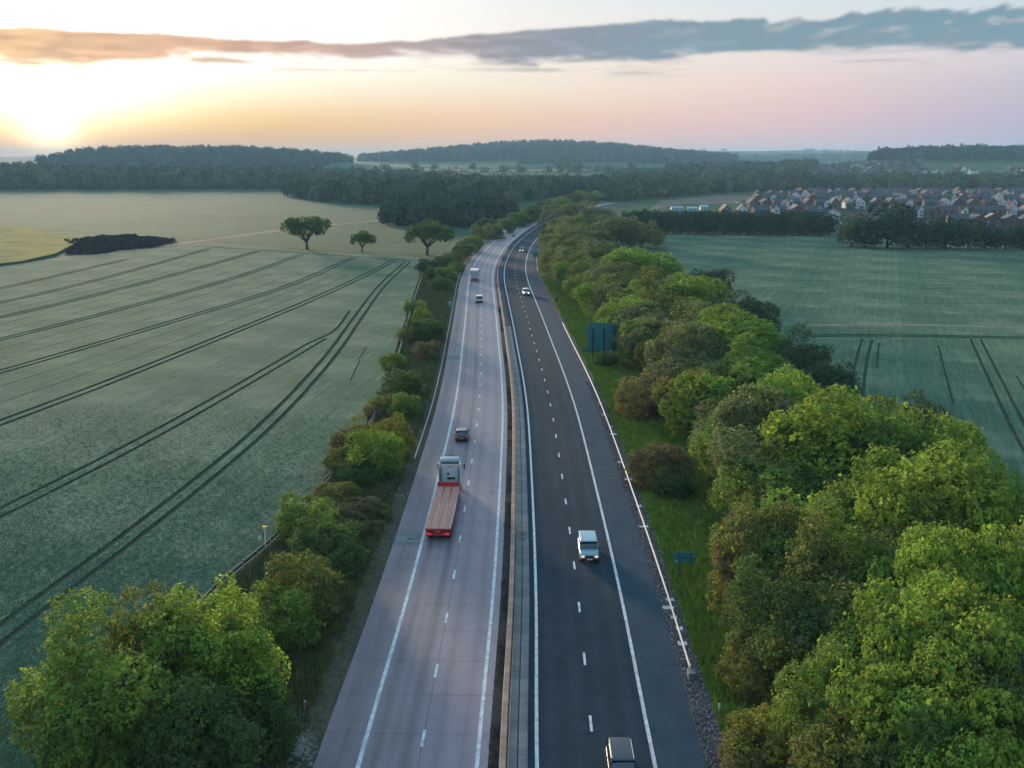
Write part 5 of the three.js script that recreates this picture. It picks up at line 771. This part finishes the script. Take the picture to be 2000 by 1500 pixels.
{
  const r = rng(88), S = [];
  for (let i = 0; i < 46000; i++) { const d = lerp(44, 330, r() ** 1.5), off = lerp(14.5, 23, r() ** 1.3); S.push(along(off - 0.5 + 0.4 * vnoise(d / 3, 7, 34), d).slice(0, 2)); }
  strew('verge_grass', tuftGeo(7, 0.42, 0.2, 0.03, 1), S, [[0.24, 0.40, 0.04], [0.31, 0.44, 0.05], [0.18, 0.30, 0.035], [0.27, 0.30, 0.07], [0.30, 0.28, 0.10], [0.10, 0.19, 0.03]], 0.03, 0.7, 1.5, 881, 'bright green grass growing on the right verge', 'grass');
  const S2 = [];
  for (let i = 0; i < 42000; i++) { const d = lerp(44, 360, r() ** 1.4), k = r(), e = fieldX(d) + 0.6, a = along(-13.6, d)[0]; S2.push([lerp(a, e, k), d]); }
  strew('verge_weeds', tuftGeo(7, 0.5, 0.24, 0.035, 2), S2, [[0.10, 0.125, 0.045], [0.14, 0.18, 0.05], [0.20, 0.17, 0.095], [0.11, 0.155, 0.045], [0.24, 0.21, 0.13]], 0.02, 0.6, 1.6, 882, 'rough brownish weeds on the left verge', 'weeds');
  const S3 = []; // crop ears above the canopy, near part of the left field
  while (S3.length < 120000) { const d = lerp(44, 215, r() ** 1.3); if (r() < smooth(65, 170, d)) continue; const x = lerp(Math.max(-0.56 * d - 14, -120), fieldX(d) - 0.5, r()); if (!inTrack(x, d)) S3.push([x, d]); }
  strew('crop_ears', tuftGeo(5, 0.10, 0.22, 0.04, 3), S3, [[0.15, 0.215, 0.135], [0.175, 0.245, 0.155], [0.13, 0.19, 0.12], [0.19, 0.255, 0.165]], CROP - 0.04, 0.7, 1.5, 883, 'ears of the cereal crop in the left field', 'crop');
  const S4 = [];
  for (let k = 0; k < 26; k++) { const lower = k < 18, [c, rr] = lower ? [lerp(535, 592, r()), lerp(1405, 1500, r())] : [lerp(762, 792, r()), lerp(905, 985, r())], n = lower ? 28 : 7, [x, d] = spot(c, rr); for (let i = 0; i < n; i++) S4.push([x + (r() + r() - 1) * 1.1, d + (r() + r() - 1) * 1.3]); }
  strew('white_flowers', tuftGeo(9, 0.14, 0.16, 0.03, 4), S4, [[0.62, 0.66, 0.64], [0.5, 0.55, 0.5]], 0.5, 0.4, 0.9, 884, 'white flowering weeds along the left road edge', 'flowers');
  const stone = new THREE.IcosahedronGeometry(0.05, 0), S5 = [];
  for (let i = 0; i < 16000; i++) { const d = lerp(44, 170, r() ** 1.6); S5.push(along(lerp(12.45, 14.0, r()), d).slice(0, 2)); }
  strew('gravel_stones', stone, S5, [[0.18, 0.17, 0.18], [0.09, 0.085, 0.09], [0.30, 0.28, 0.28], [0.2, 0.14, 0.13]], TOP, 0.5, 1.6, 885, 'loose grey stones on the gravel margin', 'gravel');
  const S6 = [];
  for (let i = 0; i < 2600; i++) { const d = lerp(44, 260, r() ** 1.4); if (vnoise(d / 4, 9, 91) > 0.5) S6.push(along(lerp(-1.1, -0.45, r()), d).slice(0, 2)); }
  strew('median_weeds', tuftGeo(6, 0.22, 0.16, 0.02, 5), S6, [[0.20, 0.11, 0.09], [0.15, 0.10, 0.08], [0.10, 0.10, 0.06]], TOP, 0.5, 1.2, 886, 'reddish dry weeds in the dark median strip', 'weeds');
}
function fieldX(d) { let i = 0; while (i < fieldEdge.length - 2 && fieldEdge[i + 1][1] < d) i++; const [a, b] = [fieldEdge[i], fieldEdge[i + 1]]; return lerp(a[0], b[0], clamp((d - a[1]) / (b[1] - a[1]), 0, 1)); }
function inTrack(x, d) { return holesL.some((ring) => { if (!ring.box) { const X = ring.map((p) => p[0]), D = ring.map((p) => p[1]); ring.box = [Math.min(...X), Math.max(...X), Math.min(...D), Math.max(...D)]; } const [a, b, c, e] = ring.box; if (x < a || x > b || d < c || d > e) return false; let k = false; for (let i = 0, j = ring.length - 1; i < ring.length; j = i++) if ((ring[i][1] > d) !== (ring[j][1] > d) && x < ((ring[j][0] - ring[i][0]) * (d - ring[i][1])) / (ring[j][1] - ring[i][1]) + ring[i][0]) k = !k; return k; }); }

scene.traverse((o) => { if (o.isMesh) { o.castShadow = true; o.receiveShadow = true; } });
renderer.render(scene, camera);
